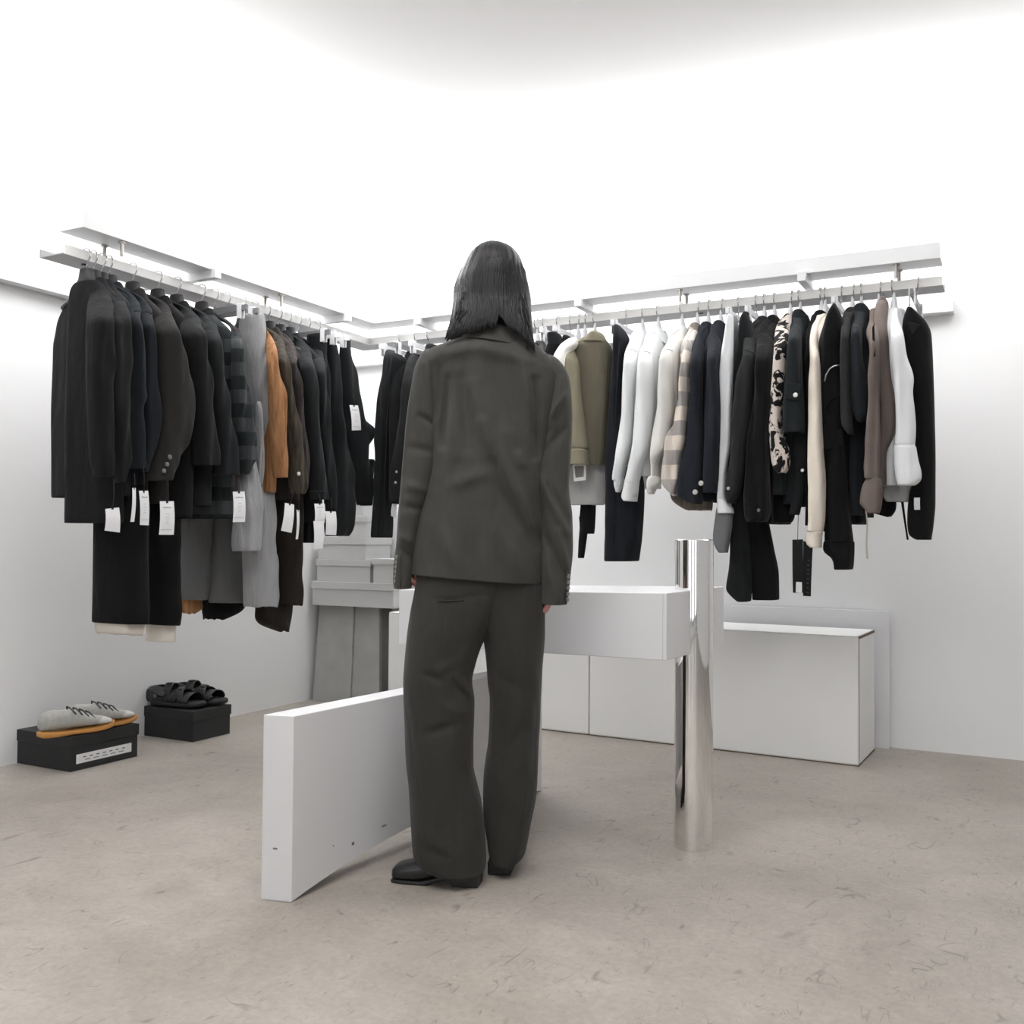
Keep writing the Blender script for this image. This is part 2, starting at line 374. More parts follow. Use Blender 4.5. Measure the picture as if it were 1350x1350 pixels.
paper = plain('white_cardboard', (.80, .80, .79), .6, spec=.3, var=.05, vscale=3, bump=.05, bscale=30)
slit = plain('cardboard_edge', (.16, .12, .085), .9)
def carton(pl, pr, ztop, back, label, seams, cat='carton'):
    """shipping carton, front bottom corners pl, pr, running back to the wall side Y=back"""
    d = (pr-pl).normalized(); n = V3((-d.y, d.x, 0)); dep = (back-max(pl.y, pr.y))
    r = thing('white_carton', (pl+pr)/2, label, cat, 'white shipping cartons at the back wall')
    h = V3((0, 0, ztop))
    b = [pl, pr, pr+n*dep, pl+n*dep]
    z0 = V3((0, 0, .004))
    MB().hexa([q+z0 for q in b]+[q+h for q in b]).build('body', paper, r, smooth=False, bevel=.006)
    # lid flap lying on top, its open edges show brown
    f = MB(); f.hexa([pl+h*.999+d*.004, pr+h*.999-d*.004, pr+h*.999+n*dep*.98-d*.004, pl+h*.999+n*dep*.98+d*.004]+[q+h+V3((0, 0, .005)) for q in (pl+d*.004, pr-d*.004, pr+n*dep*.98-d*.004, pl+n*dep*.98+d*.004)])
    f.build('lid', paper, r, smooth=False, bevel=.002)
    if seams:
        MB().hexa([pr+h*.985+d*.0005, pr+h*.985+d*.0022, pr+h*.985+n*dep*.96+d*.0022, pr+h*.985+n*dep*.96+d*.0005]+[q+h+V3((0, 0, .003)) for q in (pr+d*.0005, pr+d*.0022, pr+n*dep*.96+d*.0022, pr+n*dep*.96+d*.0005)]).build('flap_edge', slit, r, smooth=False)
        MB().hexa([pr+d*.0012+n*.0035+z0, pr+d*.0025+n*.0035+z0, pr+d*.0025+n*.0065+z0, pr+d*.0012+n*.0065+z0]+[q+h*.98 for q in (pr+d*.0012+n*.0035, pr+d*.0025+n*.0035, pr+d*.0025+n*.0065, pr+d*.0012+n*.0065)]).build('flap_edge', slit, r, smooth=False)
    MB().hexa([pl+h+n*.02, pl+h+d*.005+n*.02, pl+h+d*.005+n*dep*.9, pl+h+n*dep*.9]+[q+h+V3((0, 0, .006)) for q in (pl+n*.02, pl+d*.005+n*.02, pl+d*.005+n*dep*.9, pl+n*dep*.9)]).build('flap_edge', slit, r, smooth=False)
    MB().hexa([q+V3((0, 0, .0)) for q in (pl+n*.003, pr+n*.003, pr+n*dep, pl+n*dep)]+[q+V3((0, 0, .0045)) for q in (pl+n*.003, pr+n*.003, pr+n*dep, pl+n*dep)]).build('bottom', slit, r, smooth=False)
def zat(x, y, p): return ond(x, y, (p-CAM).dot(FH)).z
pr, pl = onz(1132, 1011, 0), onz(776.5, 969.5, 0)
d2 = (pr-pl).normalized()
carton(pl, pr, zat(1131, 840.4, pr), 4.615, 'large white carton with brown edged flaps at the right end of the back wall', True)
p1r = pl-d2*.004; p1l = pl-d2*1.165
carton(p1l, p1r, zat(501, 808, p1l), 4.60, 'white carton behind the person, left of the flap edged carton', False)
def wall_panel():
    xr_ = ony(1173.3, 986, 4.645).x; zt = ony(1173.3, 806, 4.645).z; xl_ = ony(800, 900, 4.645).x
    tag(MB().hexa([(xl_, 4.63, 0), (xr_, 4.63, 0), (xr_, 4.65, 0), (xl_, 4.65, 0), (xl_, 4.643, zt), (xr_, 4.643, zt), (xr_, 4.663, zt), (xl_, 4.663, zt)]).build('wall_panel', lacq, smooth=False, bevel=.0015),
        'thin white board leaning on the back wall behind the right carton', 'panel')
wall_panel()
def raw_boards():
    gb = plain('raw_cement_board', (.33, .33, .315), .85, var=.18, vscale=9, bump=.1, bscale=50)
    edge = plain('weathered_edge', (.3, .295, .28), .9)
    zt = ony(409, 797.3, 4.37).z
    for x0, x1, t0, t1, y, lab in ((412, 461.5, 421, 466.5, 4.375, 'raw grey cement board leaning in the corner against the left wall'),
                                   (463, 500, 468, 500, 4.39, 'raw grey cement board between its twin and the white carton')):
        a, b = ony(x0, 923, y), ony(x1, 926, y); c, e = ony(t0, 797, y+.045), ony(t1, 797, y+.045)
        a.z = b.z = 0; c.z = e.z = zt-.004; th = V3((0, .022, 0))
        ax_, cx_ = max(a.x, WX+.004), max(c.x, WX+.006)
        tag(MB().hexa([(ax_, a.y, 0), b, b+th, (ax_, a.y+.022, 0), (cx_, c.y, c.z), e, e+th, (cx_, c.y+.022, c.z)]).build('cement_board', gb, smooth=False, bevel=.002), lab, 'board', 'raw cement boards under the stacked boxes')
    x1 = ony(489, 850, 4.46).x
    tag(MB().box(WX+.02, x1, 4.47, 4.66, 0, zt-.002).build('storage_plinth', edge, smooth=False), 'low weathered plinth in the corner carrying the pale grey boxes', 'plinth')
    return zt
ZB = raw_boards()
grey_box = plain('grey_boxboard', (.50, .50, .495), .7, spec=.3, var=.04, vscale=6)
def lid_box(x0, x1, yb, yt, yl, Y, dep, label, zb=None):
    """lidded cardboard box: px left, right, bottom, top, lid edge, at front plane Y"""
    a, b = ony(x0, yb, Y), ony(x1, yb, Y); z0 = a.z if zb is None else zb
    zt, zl = ony(x0, yt, Y).z, ony(x0, yl, Y).z
    dz = z0-a.z
    r = thing('lidded_box', (((a.x+b.x)/2), Y+dep/2, z0), label, 'box', 'pale grey lidded boxes stacked in the corner')
    MB().box(a.x+.006, b.x-.006, Y+.006, Y+dep-.006, z0, zl+.004).build('body', grey_box, r, smooth=False, bevel=.002)
    MB().box(a.x, b.x, Y, Y+dep, zl, zt).build('lid', grey_box, r, smooth=False, bevel=.002)
    return zt
z1 = lid_box(409.5, 519, 797.3, 766, 775.5, 4.36, .285, 'widest pale grey lidded box, bottom of the corner stack', ZB)
z2 = lid_box(415.8, 488, 765, 737.3, 745.5, 4.37, .27, 'pale grey lidded box, second in the corner stack', z1)
lid_box(490, 527, 765, 736.5, 744, 4.37, .27, 'pale grey lidded box beside the corner stack, half behind the sleeve', z1)
z3 = lid_box(417, 482, 736.5, 707.5, 717.5, 4.38, .25, 'pale grey lidded box, third in the corner stack', z2)
z4 = lid_box(444, 482.5, 707, 680, 688, 4.39, .24, 'small pale grey lidded box, fourth in the corner stack', z3)
lid_box(450, 480, 679.5, 655, 664, 4.40, .23, 'small pale grey lidded box topping the corner stack', z4)
# black shoe boxes
black_box = plain('black_boxboard', (.018, .019, .02), .55, spec=.35)
label_m = plain('label_paper', (.72, .72, .72), .6); ink = plain('print_ink', (.09, .09, .1), .7)
def shoe_box(xc, y0, y1, h, label, lab):
    r = thing('shoe_box', (xc-.165, (y0+y1)/2, 0), label, 'shoe box', 'black shoe boxes on the floor by the left wall')
    MB().box(xc-.325, xc-.004, y0+.004, y1-.004, 0, h-.035).build('body', black_box, r, smooth=False, bevel=.002)
    MB().box(xc-.329, xc, y0, y1, h-.045, h).build('lid', black_box, r, smooth=False, bevel=.002)
    if lab:
        q = MB().box(xc-.0042, xc-.0032, y1-.30, y1-.036, .026, .062).build('paper_label', label_m, r, smooth=False)
        s = MB()
        for k in range(7): s.box(xc-.0034, xc-.0028, y1-.27+k*.031, y1-.255+k*.031, .046, .05)
        for k in range(5): s.box(xc-.0034, xc-.0028, y1-.26+k*.04, y1-.235+k*.04, .035, .038)
        s.build('label_print', ink, q, smooth=False)
    return h
SB1 = onz(254, 979, 0); SB2 = onz(183, 997, 0)
HB1 = shoe_box(SB1.x, SB1.y, SB1.y+.237, .135, 'black shoe box under the black sandals', False)
HB2 = shoe_box(SB2.x, SB2.y-.33, SB2.y, .135, 'black shoe box with white label under the grey sneakers', True)
# ================================================================== HANGERS AND CLOTHES: BUILDERS
hang_dark = plain('dark_hanger', (.035, .034, .036), .5, spec=.4)
hang_white = plain('white_hanger', (.8, .8, .82), .4, spec=.5)
hang_grey = plain('grey_hanger_bar', (.2, .2, .21), .4, spec=.5)
clip_m = plain('bright_clip', (.78, .78, .79), .3, spec=.6)
GROUP = {'L': 'clothes on the left rail', 'R': 'clothes on the back rail'}
HGROUP = {'L': 'hangers on the left rail', 'R': 'hangers on the back rail'}
KIND = {'wood': ('wide dark hanger', 'coat_hanger'), 'white': ('white hanger', 'coat_hanger'), 'clip': ('white clip hanger', 'clip_hanger'), 'dclip': ('grey clip hanger', 'clip_hanger')}
def hanger(rail, s, kind, short, rnd):
    base = V3((XR, s, 0)) if rail == 'L' else V3((s, YR, 0))
    n, al = NRM[rail], ALG[rail]
    W = lambda a, b, z: base+n*a+al*b+V3((0, 0, z))
    desc, nm = KIND[kind]
    art = '' if short.split()[0] in ('its',) else 'the '
    r = thing(nm, W(0, 0, 1.88), f'{desc} holding {art}{short}', 'hanger', HGROUP[rail])
    tw = rnd.uniform(-.5, .5)
    pts = [(-.030, 1.893), (-.030, 1.906), (-.022, 1.914), (-.006, 1.918), (.010, 1.911), (.018, 1.897), (.014, 1.882), (.004, 1.868), (0, 1.858), (0, 1.836)]
    MB().tube([W(a, -.010*math.sin(math.pi*i/9)*tw*2, z) for i, (a, z) in enumerate(pts)], .0027, 6).build('hook', wire_m, r)
    def cs(a, z, ha, hb, n_=12): return [W(a+ha*math.cos(t), hb*math.sin(t), z) for t in (2*math.pi*j/n_ for j in range(n_))]
    if kind in ('wood', 'white'):
        w = kind == 'wood'; m = MB()
        pr_ = [(1.846, .020, .012), (1.842, .030, .019), (1.81, .038, .021), (1.785, .055, .022)] if w else [(1.868, .004, .004), (1.85, .007, .006), (1.835, .014, .010), (1.81, .030, .013), (1.79, .05, .013)]
        m.rings([cs(0, z, ha, hb) for z, ha, hb in pr_])
        arm = []
        for i in range(13):
            a = -.125+.25*i/12; z = 1.762-.46*abs(a)**1.15; hz = .012-.03*abs(a); hb = (.02-.1*abs(a)) if w else (.009-.03*abs(a))
            arm.append([W(a, hb*math.cos(t), z+hz*math.sin(t)) for t in (2*math.pi*j/10 for j in range(10))])
        m.rings(arm); m.build('shoulders', hang_dark if w else hang_white, r)
    else:
        zb = 1.822
        m = MB(); m.obox(W(0, 0, zb), n*.175, al*.005, V3((0, 0, .011))); m.tube([W(0, 0, 1.84), W(0, 0, zb)], .005, 8)
        m.build('bar', hang_white if kind == 'clip' else hang_grey, r, smooth=False)
        for a in (-.14, .14):
            m = MB(); m.obox(W(a, -.009, zb-.012), n*.011, al*.002, V3((0, 0, .030))); m.obox(W(a, .009, zb-.012), n*.011, al*.002, V3((0, 0, .030)))
            m.tube([W(a-.012, -.004, zb+.012), W(a-.012, .006, zb+.018), W(a+.012, .006, zb+.018), W(a+.012, -.004, zb+.012)], .002, 6)
            m.build('clip', clip_m, r, smooth=False)
    return r
SEED = [0]
class Garment:
    def __init__(g, rail, hx, hy, hk, name, cat, label, short, mat):
        SEED[0] += 1; g.rail, g.mat, g.rnd = rail, mat, random.Random(SEED[0]*7+3)
        p = rackpt(rail, hx, hy, .015); g.s = p.y if rail == 'L' else p.x
        g.base = V3((XR, g.s, 0)) if rail == 'L' else V3((g.s, YR, 0))
        if hk: hanger(rail, g.s, hk, short, g.rnd)
        g.root = thing(name, g.base+V3((0, 0, 1.75)), label, cat, GROUP[rail])
    def W(g, a, b, z): return g.base+NRM[g.rail]*a+ALG[g.rail]*b+V3((0, 0, z))
    def trace(g, nm, rows, a=(.17, .24), th=.045, mat=None, amp=.005, k=70, open_=True, n=22, ease=.22, par=None, rag=0):
        """tube of cloth whose outline was traced in the photo; a = distance out from the hanging line (top, lower), th = half depth"""
        if not isinstance(a, tuple): a = (a, a)
        ln = abs(rows[-1][0]-rows[0][0]); K = max(8, int(ln/5)); R = resample(rows, K); rings = []; sd = g.rnd.uniform(0, 9)
        nv, al = NRM[g.rail], ALG[g.rail]
        for i, (y, xl, xr) in enumerate(R):
            t = i/(K-1); e = min(1, t/ease) if ease else 1; aa = lerp(a[0], a[1], e*e*(3-2*e))
            q = 1.0
            c0 = rackpt(g.rail, (xl+xr)/2, y, aa); px_ = abs(pix(c0+nv*th)[0]-pix(c0)[0]); H = (xr-xl)/2
            tt = th
            if px_ > .8*H: tt = th*.8*H/px_; px_ = .8*H
            q = math.sqrt(1-(px_/H)**2)
            pl, pr = rackpt(g.rail, xl, y, aa), rackpt(g.rail, xr, y, aa)
            c, h = (pl+pr)/2, (pr-pl)*.5*q
            cap = min(1, (i/2.2+.25)) if open_ != 'flat' else 1
            ring = []
            for j in range(n):
                ct, st = sup(2*math.pi*j/n, 2.7)
                p = c+h*ct+nv*(tt*st*cap)
                w = fold(p.dot(al), p.z, sd, k)*amp*1.6*min(1, t*4)
                if st > 0 and amp: w += min(1, t*4)*amp*1.3*noise.noise(V3((p.dot(al)*16+p.z*5, p.z*9-p.dot(al)*7, sd)))
                ring.append(p+nv*w*(1 if st > 0 else .3)+h.normalized()*w*.35*ct)
            rings.append(ring)
        if rag:
            rings[-1] = [p+V3((0, 0, g.rnd.uniform(-rag, rag*.5))) for p in rings[-1]]
        # cuff opening: turn the end in and up
        c = sum(rings[-1], V3())/n
        rings.append([lerp(p, c, .10) for p in rings[-1]]); rings.append([lerp(p, c, .22)+V3((0, 0, .018)) for p in rings[-1]])
        c0 = sum(rings[0], V3())/n; rings.insert(0, [lerp(p, c0, .55)+V3((0, 0, .004)) for p in rings[0]])
        m = MB().rings(rings)
        o = m.build(nm, mat or g.mat, par or g.root, sub=1)
        g.last = o; g.out = a[1]+th
        return o
    def body(g, yb, w=.19, th=.04, ztop=1.803, nm='body', mat=None, amp=.006, k=45, flare=1.0, xb=None, back=None):
        p = rackpt(g.rail, pix(g.W(.18, 0, 1.2))[0] if xb is None else xb, yb, .18); zb = p.z
        back = w if back is None else back
        prof = [(0, .045, .020), (.014, .062, .027), (.036, .09, .033), (.066, .128, .037), (.092, .155, .039), (.125, .175, .04), (.17, w*.95, th)]
        z = ztop-.17; rings = []; n = 36; sd = g.rnd.uniform(0, 9)
        zs = [(ztop-d, a, b) for d, a, b in prof]; m_ = max(4, int((z-zb)/.03))
        for i in range(1, m_+1): zs.append((lerp(z, zb, i/m_), lerp(w, w*flare, i/m_), lerp(th, th*1.12*flare, i/m_)))
        for i, (zz, a, b) in enumerate(zs):
            r = []
            for j in range(n):
                ct, st = sup(2*math.pi*j/n, 2.6)
                aa = ct*(a if ct > 0 else min(a, back)); f = fold(aa, zz, sd, k)*amp*min(1, i/8)
                r.append(g.W(aa+f*.4*ct, b*st+f*(1 if st > 0 else -.6), zz))
            rings.append(r)
        c = g.W(0, 0, zb); rings.append([lerp(p, c, .04) for p in rings[-1]]); rings.append([lerp(p, c, .08)+V3((0, 0, .02)) for p in rings[-1]])
        return MB().rings(rings).build(nm, mat or g.mat, g.root, sub=1)
    def collar(g, ztop=1.818, h=.05, w=.052, th=.032, mat=None, n=28, drop=.014):
        ztop = min(ztop, 1.83); w = min(w, .056)
        rings = []
        for zo, k in ((-h, 1.55), (-h*.55, 1.3), (-.006, 1.04), (0, .96), (-.004, .9), (-h*.5, .86)):
            rings.append([g.W(w*k*math.cos(t), th*k*math.sin(t), ztop+zo-drop*1.6*abs(math.sin(t))**3) for t in (2*math.pi*j/n for j in range(n))])
        return MB().rings(rings, False, False).build('collar', mat or g.mat, g.root, sub=1)
    def sleeve(g, rows, a=(.17, .24), neck=True, **k):
        p = pix(g.W(.052, 0, 1.797))
        if not isinstance(a, tuple): a = (a, a)
        if neck and p[1] < rows[0][0]-3 and abs(p[0]-(rows[0][1]+rows[0][2])/2) < 45:
            rows = [(p[1], p[0]-10, p[0]+8)]+rows; a = (.045, a[1])
        return g.trace('sleeve', rows, a=a, **k)
    def btn(g, x, y, r=.008, mat=None, nm='button', out=None, par=None):
        p = rackpt(g.rail, x, y, (g.out if out is None else out)-.004)
        return MB().disc(p, NRM[g.rail], r, .006).build(nm, mat or bone, par or g.last, angle=40)
    def seam(g, pts, r=.0016, mat=None, nm='seam', out=None):
        return MB().tube([rackpt(g.rail, x, y, (g.out if out is None else out)-.002) for x, y in pts], r, 6).build(nm, mat or g.mat, g.last)
    def flap(g, quad, nm='pocket_flap', mat=None, out=None, t=.006, par=None):
        o = g.out if out is None else out
        f = [rackpt(g.rail, x, y, o+t) for x, y in quad]; b = [rackpt(g.rail, x, y, o-.012) for x, y in quad]
        return MB().hexa(b+f).build(nm, mat or g.mat, par or g.last, smooth=False, bevel=.002)
    def tag(g, q, a=.30, st=None, pr=True, mat=None, nm='price_tag', head=True):
        """hang tag, corner pixels TL TR BR BL"""
        f = [rackpt(g.rail, x, y, a) for x, y in q]; nv = NRM[g.rail]
        c = sum(f, V3())/4; bow = nv*.004
        K = 6; rf = []
        for i in range(K+1):
            t = i/K; l, r = lerp(f[0], f[3], t), lerp(f[1], f[2], t); bb = bow*math.sin(math.pi*t)
            rf.append([l+bb, r+bb, r+bb-nv*.0008, l+bb-nv*.0008])
        o = MB().rings(rf).build(nm, mat or tag_m, g.root, smooth=False)
        P = lambda u, v: lerp(lerp(f[0], f[1], u), lerp(f[3], f[2], u), v)+bow*math.sin(math.pi*v)+nv*.0006
        if pr:
            m = MB()
            def stroke(u0, u1, v, h): m.hexa([P(u0, v+h), P(u1, v+h), P(u1, v), P(u0, v)]+[p_+nv*.0004 for p_ in (P(u0, v+h), P(u1, v+h), P(u1, v), P(u0, v))])
            rn = g.rnd
            if head:
                u = .2
                while u < .78: w_ = rn.uniform(.04, .09); stroke(u, u+w_, .17+rn.uniform(-.006, .006), .035); u += w_+.025
            for v, u0, u1 in ((.38, .42, .62), (.47, .34, .66), (.55, .43, .58), (.63, .36, .62)):
                u = u0
                while u < u1: w_ = rn.uniform(.03, .07); stroke(u, u+w_, v, .014); u += w_+.03
            u = .15
            while u < .8: w_ = rn.uniform(.05, .1); stroke(u, u+w_, .84, .014); u += w_+.03
            m.build('tag_print', soft_ink, o, smooth=False)
        if st:
            top = P(.5, .03); s_ = rackpt(g.rail, st[0], st[1], a-.015)
            MB().tube([s_, lerp(s_, top, .5)+nv*.004, top+nv*.001], .0012, 5).build('string', string_m, o)
            MB().obox(P(.5, .03), (f[1]-f[0])*.07, (f[3]-f[0])*.03, nv*.001).build('tag_slot', string_m, o, smooth=False)
        return o
tag_m = plain('tag_card', (.72, .72, .725), .6); soft_ink = plain('soft_ink', (.32, .32, .33), .7); string_m = plain('black_cord', (.01, .01, .01), .8)
bone = plain('bone_button', (.5, .49, .46), .35); snap = plain('snap_button', (.62, .62, .6), .3, metal=.6); horn = plain('horn_button', (.16, .15, .14), .3)
# ================================================================== CLOTHES ON THE LEFT RAIL
black = cloth('black_wool', (.0125, .0127, .0132)); black2 = cloth('black_twill', (.0095, .0097, .0105)); black3 = cloth('deep_black_cloth', (.007, .007, .0075))
navy = cloth('dark_navy_knit', (.0125, .0150, .0185)); charc = cloth('charcoal_wool', (.0215, .0205, .0192)); char2 = cloth('soft_charcoal', (.027, .027, .0275))
inkn = cloth('ink_wool', (.0150, .0165, .0175)); plaid = check_cloth('charcoal_plaid', (.018, .0215, .0225), (.052, .057, .060), (.030, .034, .036), .105)
glin = cloth('grey_linen', (.29, .29, .295), var=.2, wrinkle=.6, wscale=26); glind = cloth('slate_linen', (.145, .147, .148), var=.18)
rust = streak_cloth('rust_corduroy', (.19, .085, .036), (.40, .21, .10)); olive = streak_cloth('olive_stripe', (.024, .023, .019), (.075, .062, .045), 60)
plum = streak_cloth('plum_brown_stripe', (.022, .017, .018), (.05, .042, .038), 60); dkbr = cloth('dark_brown_coat', (.022, .018, .0145))
cream = cloth('cream_cotton', (.62, .575, .51), var=.06)
g = Garment('L', 119, 333, 'wood', 'coat', 'coat', 'black coat nearest the camera on the left rail, with a blank white tag', 'black coat nearest the camera', black2)
g.body(690, back=.07); g.sleeve([(385, 120, 141), (400, 116, 147.5), (444, 114, 149.5), (470, 114, 153), (483, 114, 158), (492, 114, 152), (520, 115, 149.5), (600, 118, 149), (629, 124, 147)])
g.tag([(139, 671), (157, 669), (158, 702), (138, 699.5)], st=(150, 632), pr=False)
g = Garment('L', 128, 335.5, 'wood', 'jacket', 'jacket', 'black jacket with a hanging sleeve just left of the first navy knit', 'second black jacket from the camera', black)
g.body(655); g.sleeve([(383, 140, 155), (399, 138, 165), (416, 136, 169), (440, 137, 171.5), (520, 138, 172), (570, 143, 173), (604, 148, 173), (620, 150, 169), (637, 153, 164.5)]); g.collar()
g.tag([(174.5, 643), (179, 643), (177, 688), (172, 688)], st=(177, 625), pr=False)
g = Garment('L', 130, 336, None, 'long_skirt', 'skirt', 'long black skirt hanging below the dark jackets at the far left', 'long black skirt', black3)
g.trace('body', [(560, 126, 192), (640, 125, 192), (700, 124, 191), (780, 123, 190), (822, 122, 189.5)], a=.08, th=.11, amp=.008, k=40)
g.trace('lining', [(790, 126, 186), (826, 126, 187), (836, 128, 186)], a=.07, th=.09, mat=cream, rag=.006)
g = Garment('L', 137, 338, 'wood', 'knit_sweater', 'sweater', 'dark navy knit with a shoulder seam, first of the two navy knits', 'first navy knit', navy)
g.body(640); g.collar(); g.sleeve([(392, 163, 178), (408, 166, 185), (430, 168, 187.5), (449, 169, 192), (473, 170, 193.8), (510, 170, 193.5), (524, 171, 195.7), (541, 171, 189), (580, 171, 189), (600, 172, 190), (618, 172, 190)])
g.seam([(177, 411), (181, 409.5), (185.5, 411)])
g.tag([(183.3, 647), (195.4, 647), (196.2, 692.5), (184.5, 692)], st=(189, 615))
g = Garment('L', 149, 341, 'wood', 'knit_sweater', 'sweater', 'dark navy knit between the first navy knit and the charcoal blazer', 'second navy knit', navy)
g.body(640); g.collar(); g.sleeve([(398, 184, 193), (414, 186, 200.5), (430, 186, 203.4), (454, 187, 206.8), (517, 187, 207), (560, 188, 208.3), (593, 187, 203), (622, 185, 195)])
g.seam([(192, 411), (197, 411), (200, 414.5)])
g = Garment('L', 179, 347, 'wood', 'blazer', 'blazer', 'charcoal brown blazer with three buttons on its cuff, left rail', 'three button charcoal blazer', charc)
g.body(665, th=.04); g.collar(); g.sleeve([(403, 205, 221), (437, 203, 234), (470, 204, 244), (505, 205, 252), (525, 205.5, 253.5), (560, 204, 253), (598, 198, 241), (622, 194, 230.5), (634, 192, 224)], th=.05)
for x, y in ((223.3, 602.5), (219.8, 612.3), (215.6, 620.8)): g.btn(x, y, mat=horn)
g.tag([(210.8, 660.8), (229.2, 660.8), (229, 705), (209.6, 705)], st=(221, 633))
g = Garment('L', 183, 348, None, 'long_dress', 'dress', 'long black dress with a cream lining showing, below the charcoal blazer', 'long black dress', black3)
g.trace('body', [(560, 187, 230), (640, 187, 230.5), (700, 188, 232.5), (760, 189, 234.7), (824, 190.5, 236.7)], a=.08, th=.11, amp=.008, k=40)
g.trace('lining', [(790, 194, 231), (830, 193, 232.5), (846, 192.5, 232.5)], a=.06, th=.09, mat=cream)
g = Garment('L', 212, 357, 'wood', 'coat', 'coat', 'black wool coat right of the charcoal blazer', 'black wool coat', black)
g.body(682); g.collar(); g.sleeve([(408, 239, 249), (418, 238, 260), (430, 238, 265), (443, 239, 269.4), (469, 243, 275), (491, 247, 279), (530, 252, 281.5), (583, 254, 286), (614, 255, 287.5)], th=.05)
g = Garment('L', 237, 364.5, 'wood', 'coat', 'coat', 'black wool coat left of the plaid jacket', 'black coat left of the plaid jacket', inkn)
g.body(668); g.collar(); g.sleeve([(417, 263, 275), (429, 264, 284), (443, 266, 288.7), (458, 268, 291.6), (482, 271, 295.5), (506, 275, 299), (530, 278, 303), (559, 282, 307), (588, 284, 310.8), (627, 284, 312.7)], th=.05)
g = Garment('L', 270, 375, 'wood', 'shirt_jacket', 'jacket', 'charcoal plaid shirt jacket on the left rail', 'charcoal plaid shirt jacket', plaid)
g.body(684); g.collar(h=.06); g.sleeve([(433, 305, 312), (441, 305, 317), (465, 305, 321.4), (487, 304.5, 325.3), (511, 304, 328), (530, 304, 330.6), (554, 306, 332), (575, 309, 336), (590, 312, 336.5), (603, 313, 337), (612, 314, 332), (625, 315.5, 327)], amp=.008)
g.seam([(309, 442), (313, 441), (316.5, 440)]); g.trace('cuff', [(602, 312.5, 337.5), (612, 313.5, 332.5), (626, 315, 328)], a=.24, th=.048, open_='flat')
g.tag([(307, 648.3), (322.4, 648), (323, 688), (307, 688.5)], st=(313, 630))
g = Garment('L', 287, 381, 'dclip', 'wide_trousers', 'trousers', 'pale grey linen wide trousers clipped by the waist beside the plaid jacket', 'pale grey linen trousers', glin)
g.trace('trouser_leg', [(560, 280, 318), (682, 277, 320), (720, 276, 321), (760, 274, 321), (795, 273, 321)], a=-.10, th=.05, mat=glind, amp=.006)
g.trace('trouser_leg', [(413, 318, 346), (425, 316, 349), (455, 315, 351), (486, 317, 352.5), (530, 324, 354), (575, 335, 355), (610, 336, 357), (650, 333, 358.5), (690, 325, 361), (716, 320, 363), (750, 321, 366), (780, 321.5, 367), (800, 322, 365)], a=.12, th=.06, amp=.008, k=90, open_='flat', rag=.005)
g = Garment('L', 302, 386, 'dclip', 'grey_skirt', 'skirt', 'slate grey long skirt hem hanging behind the black coats', 'slate grey long skirt', glind)
g.trace('body', [(560, 240, 285), (670, 236, 281), (740, 235, 280), (780, 235, 277), (791, 238, 274)], a=-.14, th=.05, amp=.006)
g = Garment('L', 311.5, 389.5, None, 'linen_shirt', 'shirt', 'pale grey linen shirt with crumpled sleeves before the pale trousers', 'pale grey linen shirt', glin)
g.sleeve([(530, 336, 346), (575, 337, 348), (610, 339, 348), (640, 340.5, 346.5)], a=.20, th=.02, amp=.007, k=150, neck=False)
g.trace('shirt_hem', [(560, 322, 334), (600, 318, 337), (640, 312, 342), (690, 308, 344), (716, 306, 345), (727, 307, 341)], a=.19, th=.045, amp=.007, k=110)
g = Garment('L', 325, 393.5, 'wood', 'jacket', 'jacket', 'rust brown corduroy jacket on the left rail', 'rust jacket', rust)
g.body(650, ztop=1.79); g.sleeve(neck=False, rows=[(437, 350.5, 354), (446, 351, 360), (460, 351.5, 364), (482, 352, 366), (504, 353, 370.6), (530, 354, 376.8), (560, 355.5, 378), (600, 358, 378.5), (630, 360.5, 379)], amp=.007, k=90)
g.trace('hem', [(690, 242, 275), (785, 240, 272), (800, 239.5, 270), (808, 241, 258)], a=-.16, th=.03, amp=.006, rag=.008)
g = Garment('L', 339.5, 397.5, 'wood', 'long_coat', 'coat', 'long frayed dark brown coat with olive striped sleeve behind the rust jacket', 'frayed brown coat', olive)
g.sleeve([(438, 352, 362), (443, 356, 368), (449, 360, 373.4), (465, 364, 377), (479, 367, 380), (496, 370, 384), (520, 374, 388), (550, 377, 392), (590, 379, 400), (640, 381, 403), (650, 384, 400)], a=(.16, .235), th=.04, k=110, rag=.008)
g.trace('body', [(480, 350, 392), (600, 362, 398), (660, 361, 399), (720, 363, 397.5), (760, 366, 396), (777, 367, 397), (798, 367, 396.5)], a=.10, th=.06, mat=dkbr, rag=.008)
g.trace('lower_hem', [(700, 345, 386), (798, 338, 384), (815, 337, 382.5), (826, 346, 381), (832, 368, 382)], a=.03, th=.05, mat=dkbr, rag=.008)
g.trace('ragged_lining', [(740, 268, 323), (795, 266, 324), (804, 267, 322), (815, 268, 292)], a=-.13, th=.04, mat=black3, rag=.012)
g.tag([(375.7, 663), (387.8, 665.2), (384.4, 702.5), (370.5, 699.5)], st=(388, 642), pr=False); g.tag([(391, 672), (394.6, 672.5), (392.8, 711), (389.9, 711)], st=(394, 642), pr=False)
g = Garment('L', 358, 403, 'wood', 'jacket', 'jacket', 'plum brown striped jacket right of the olive striped sleeve', 'plum striped jacket', plum)
g.body(660); g.collar(); g.sleeve([(441, 371, 378), (450, 373, 385.4), (461, 376, 388.8), (478, 378, 391), (502, 382, 396), (526, 386, 400), (560, 389, 403.5), (595, 392, 405.5), (638, 394, 406.7)], k=110)
g.btn(393.3, 624.5)
g = Garment('L', 372, 408, 'wood', 'blazer', 'blazer', 'black blazer right of the plum striped jacket', 'black blazer beside the plum jacket', inkn)
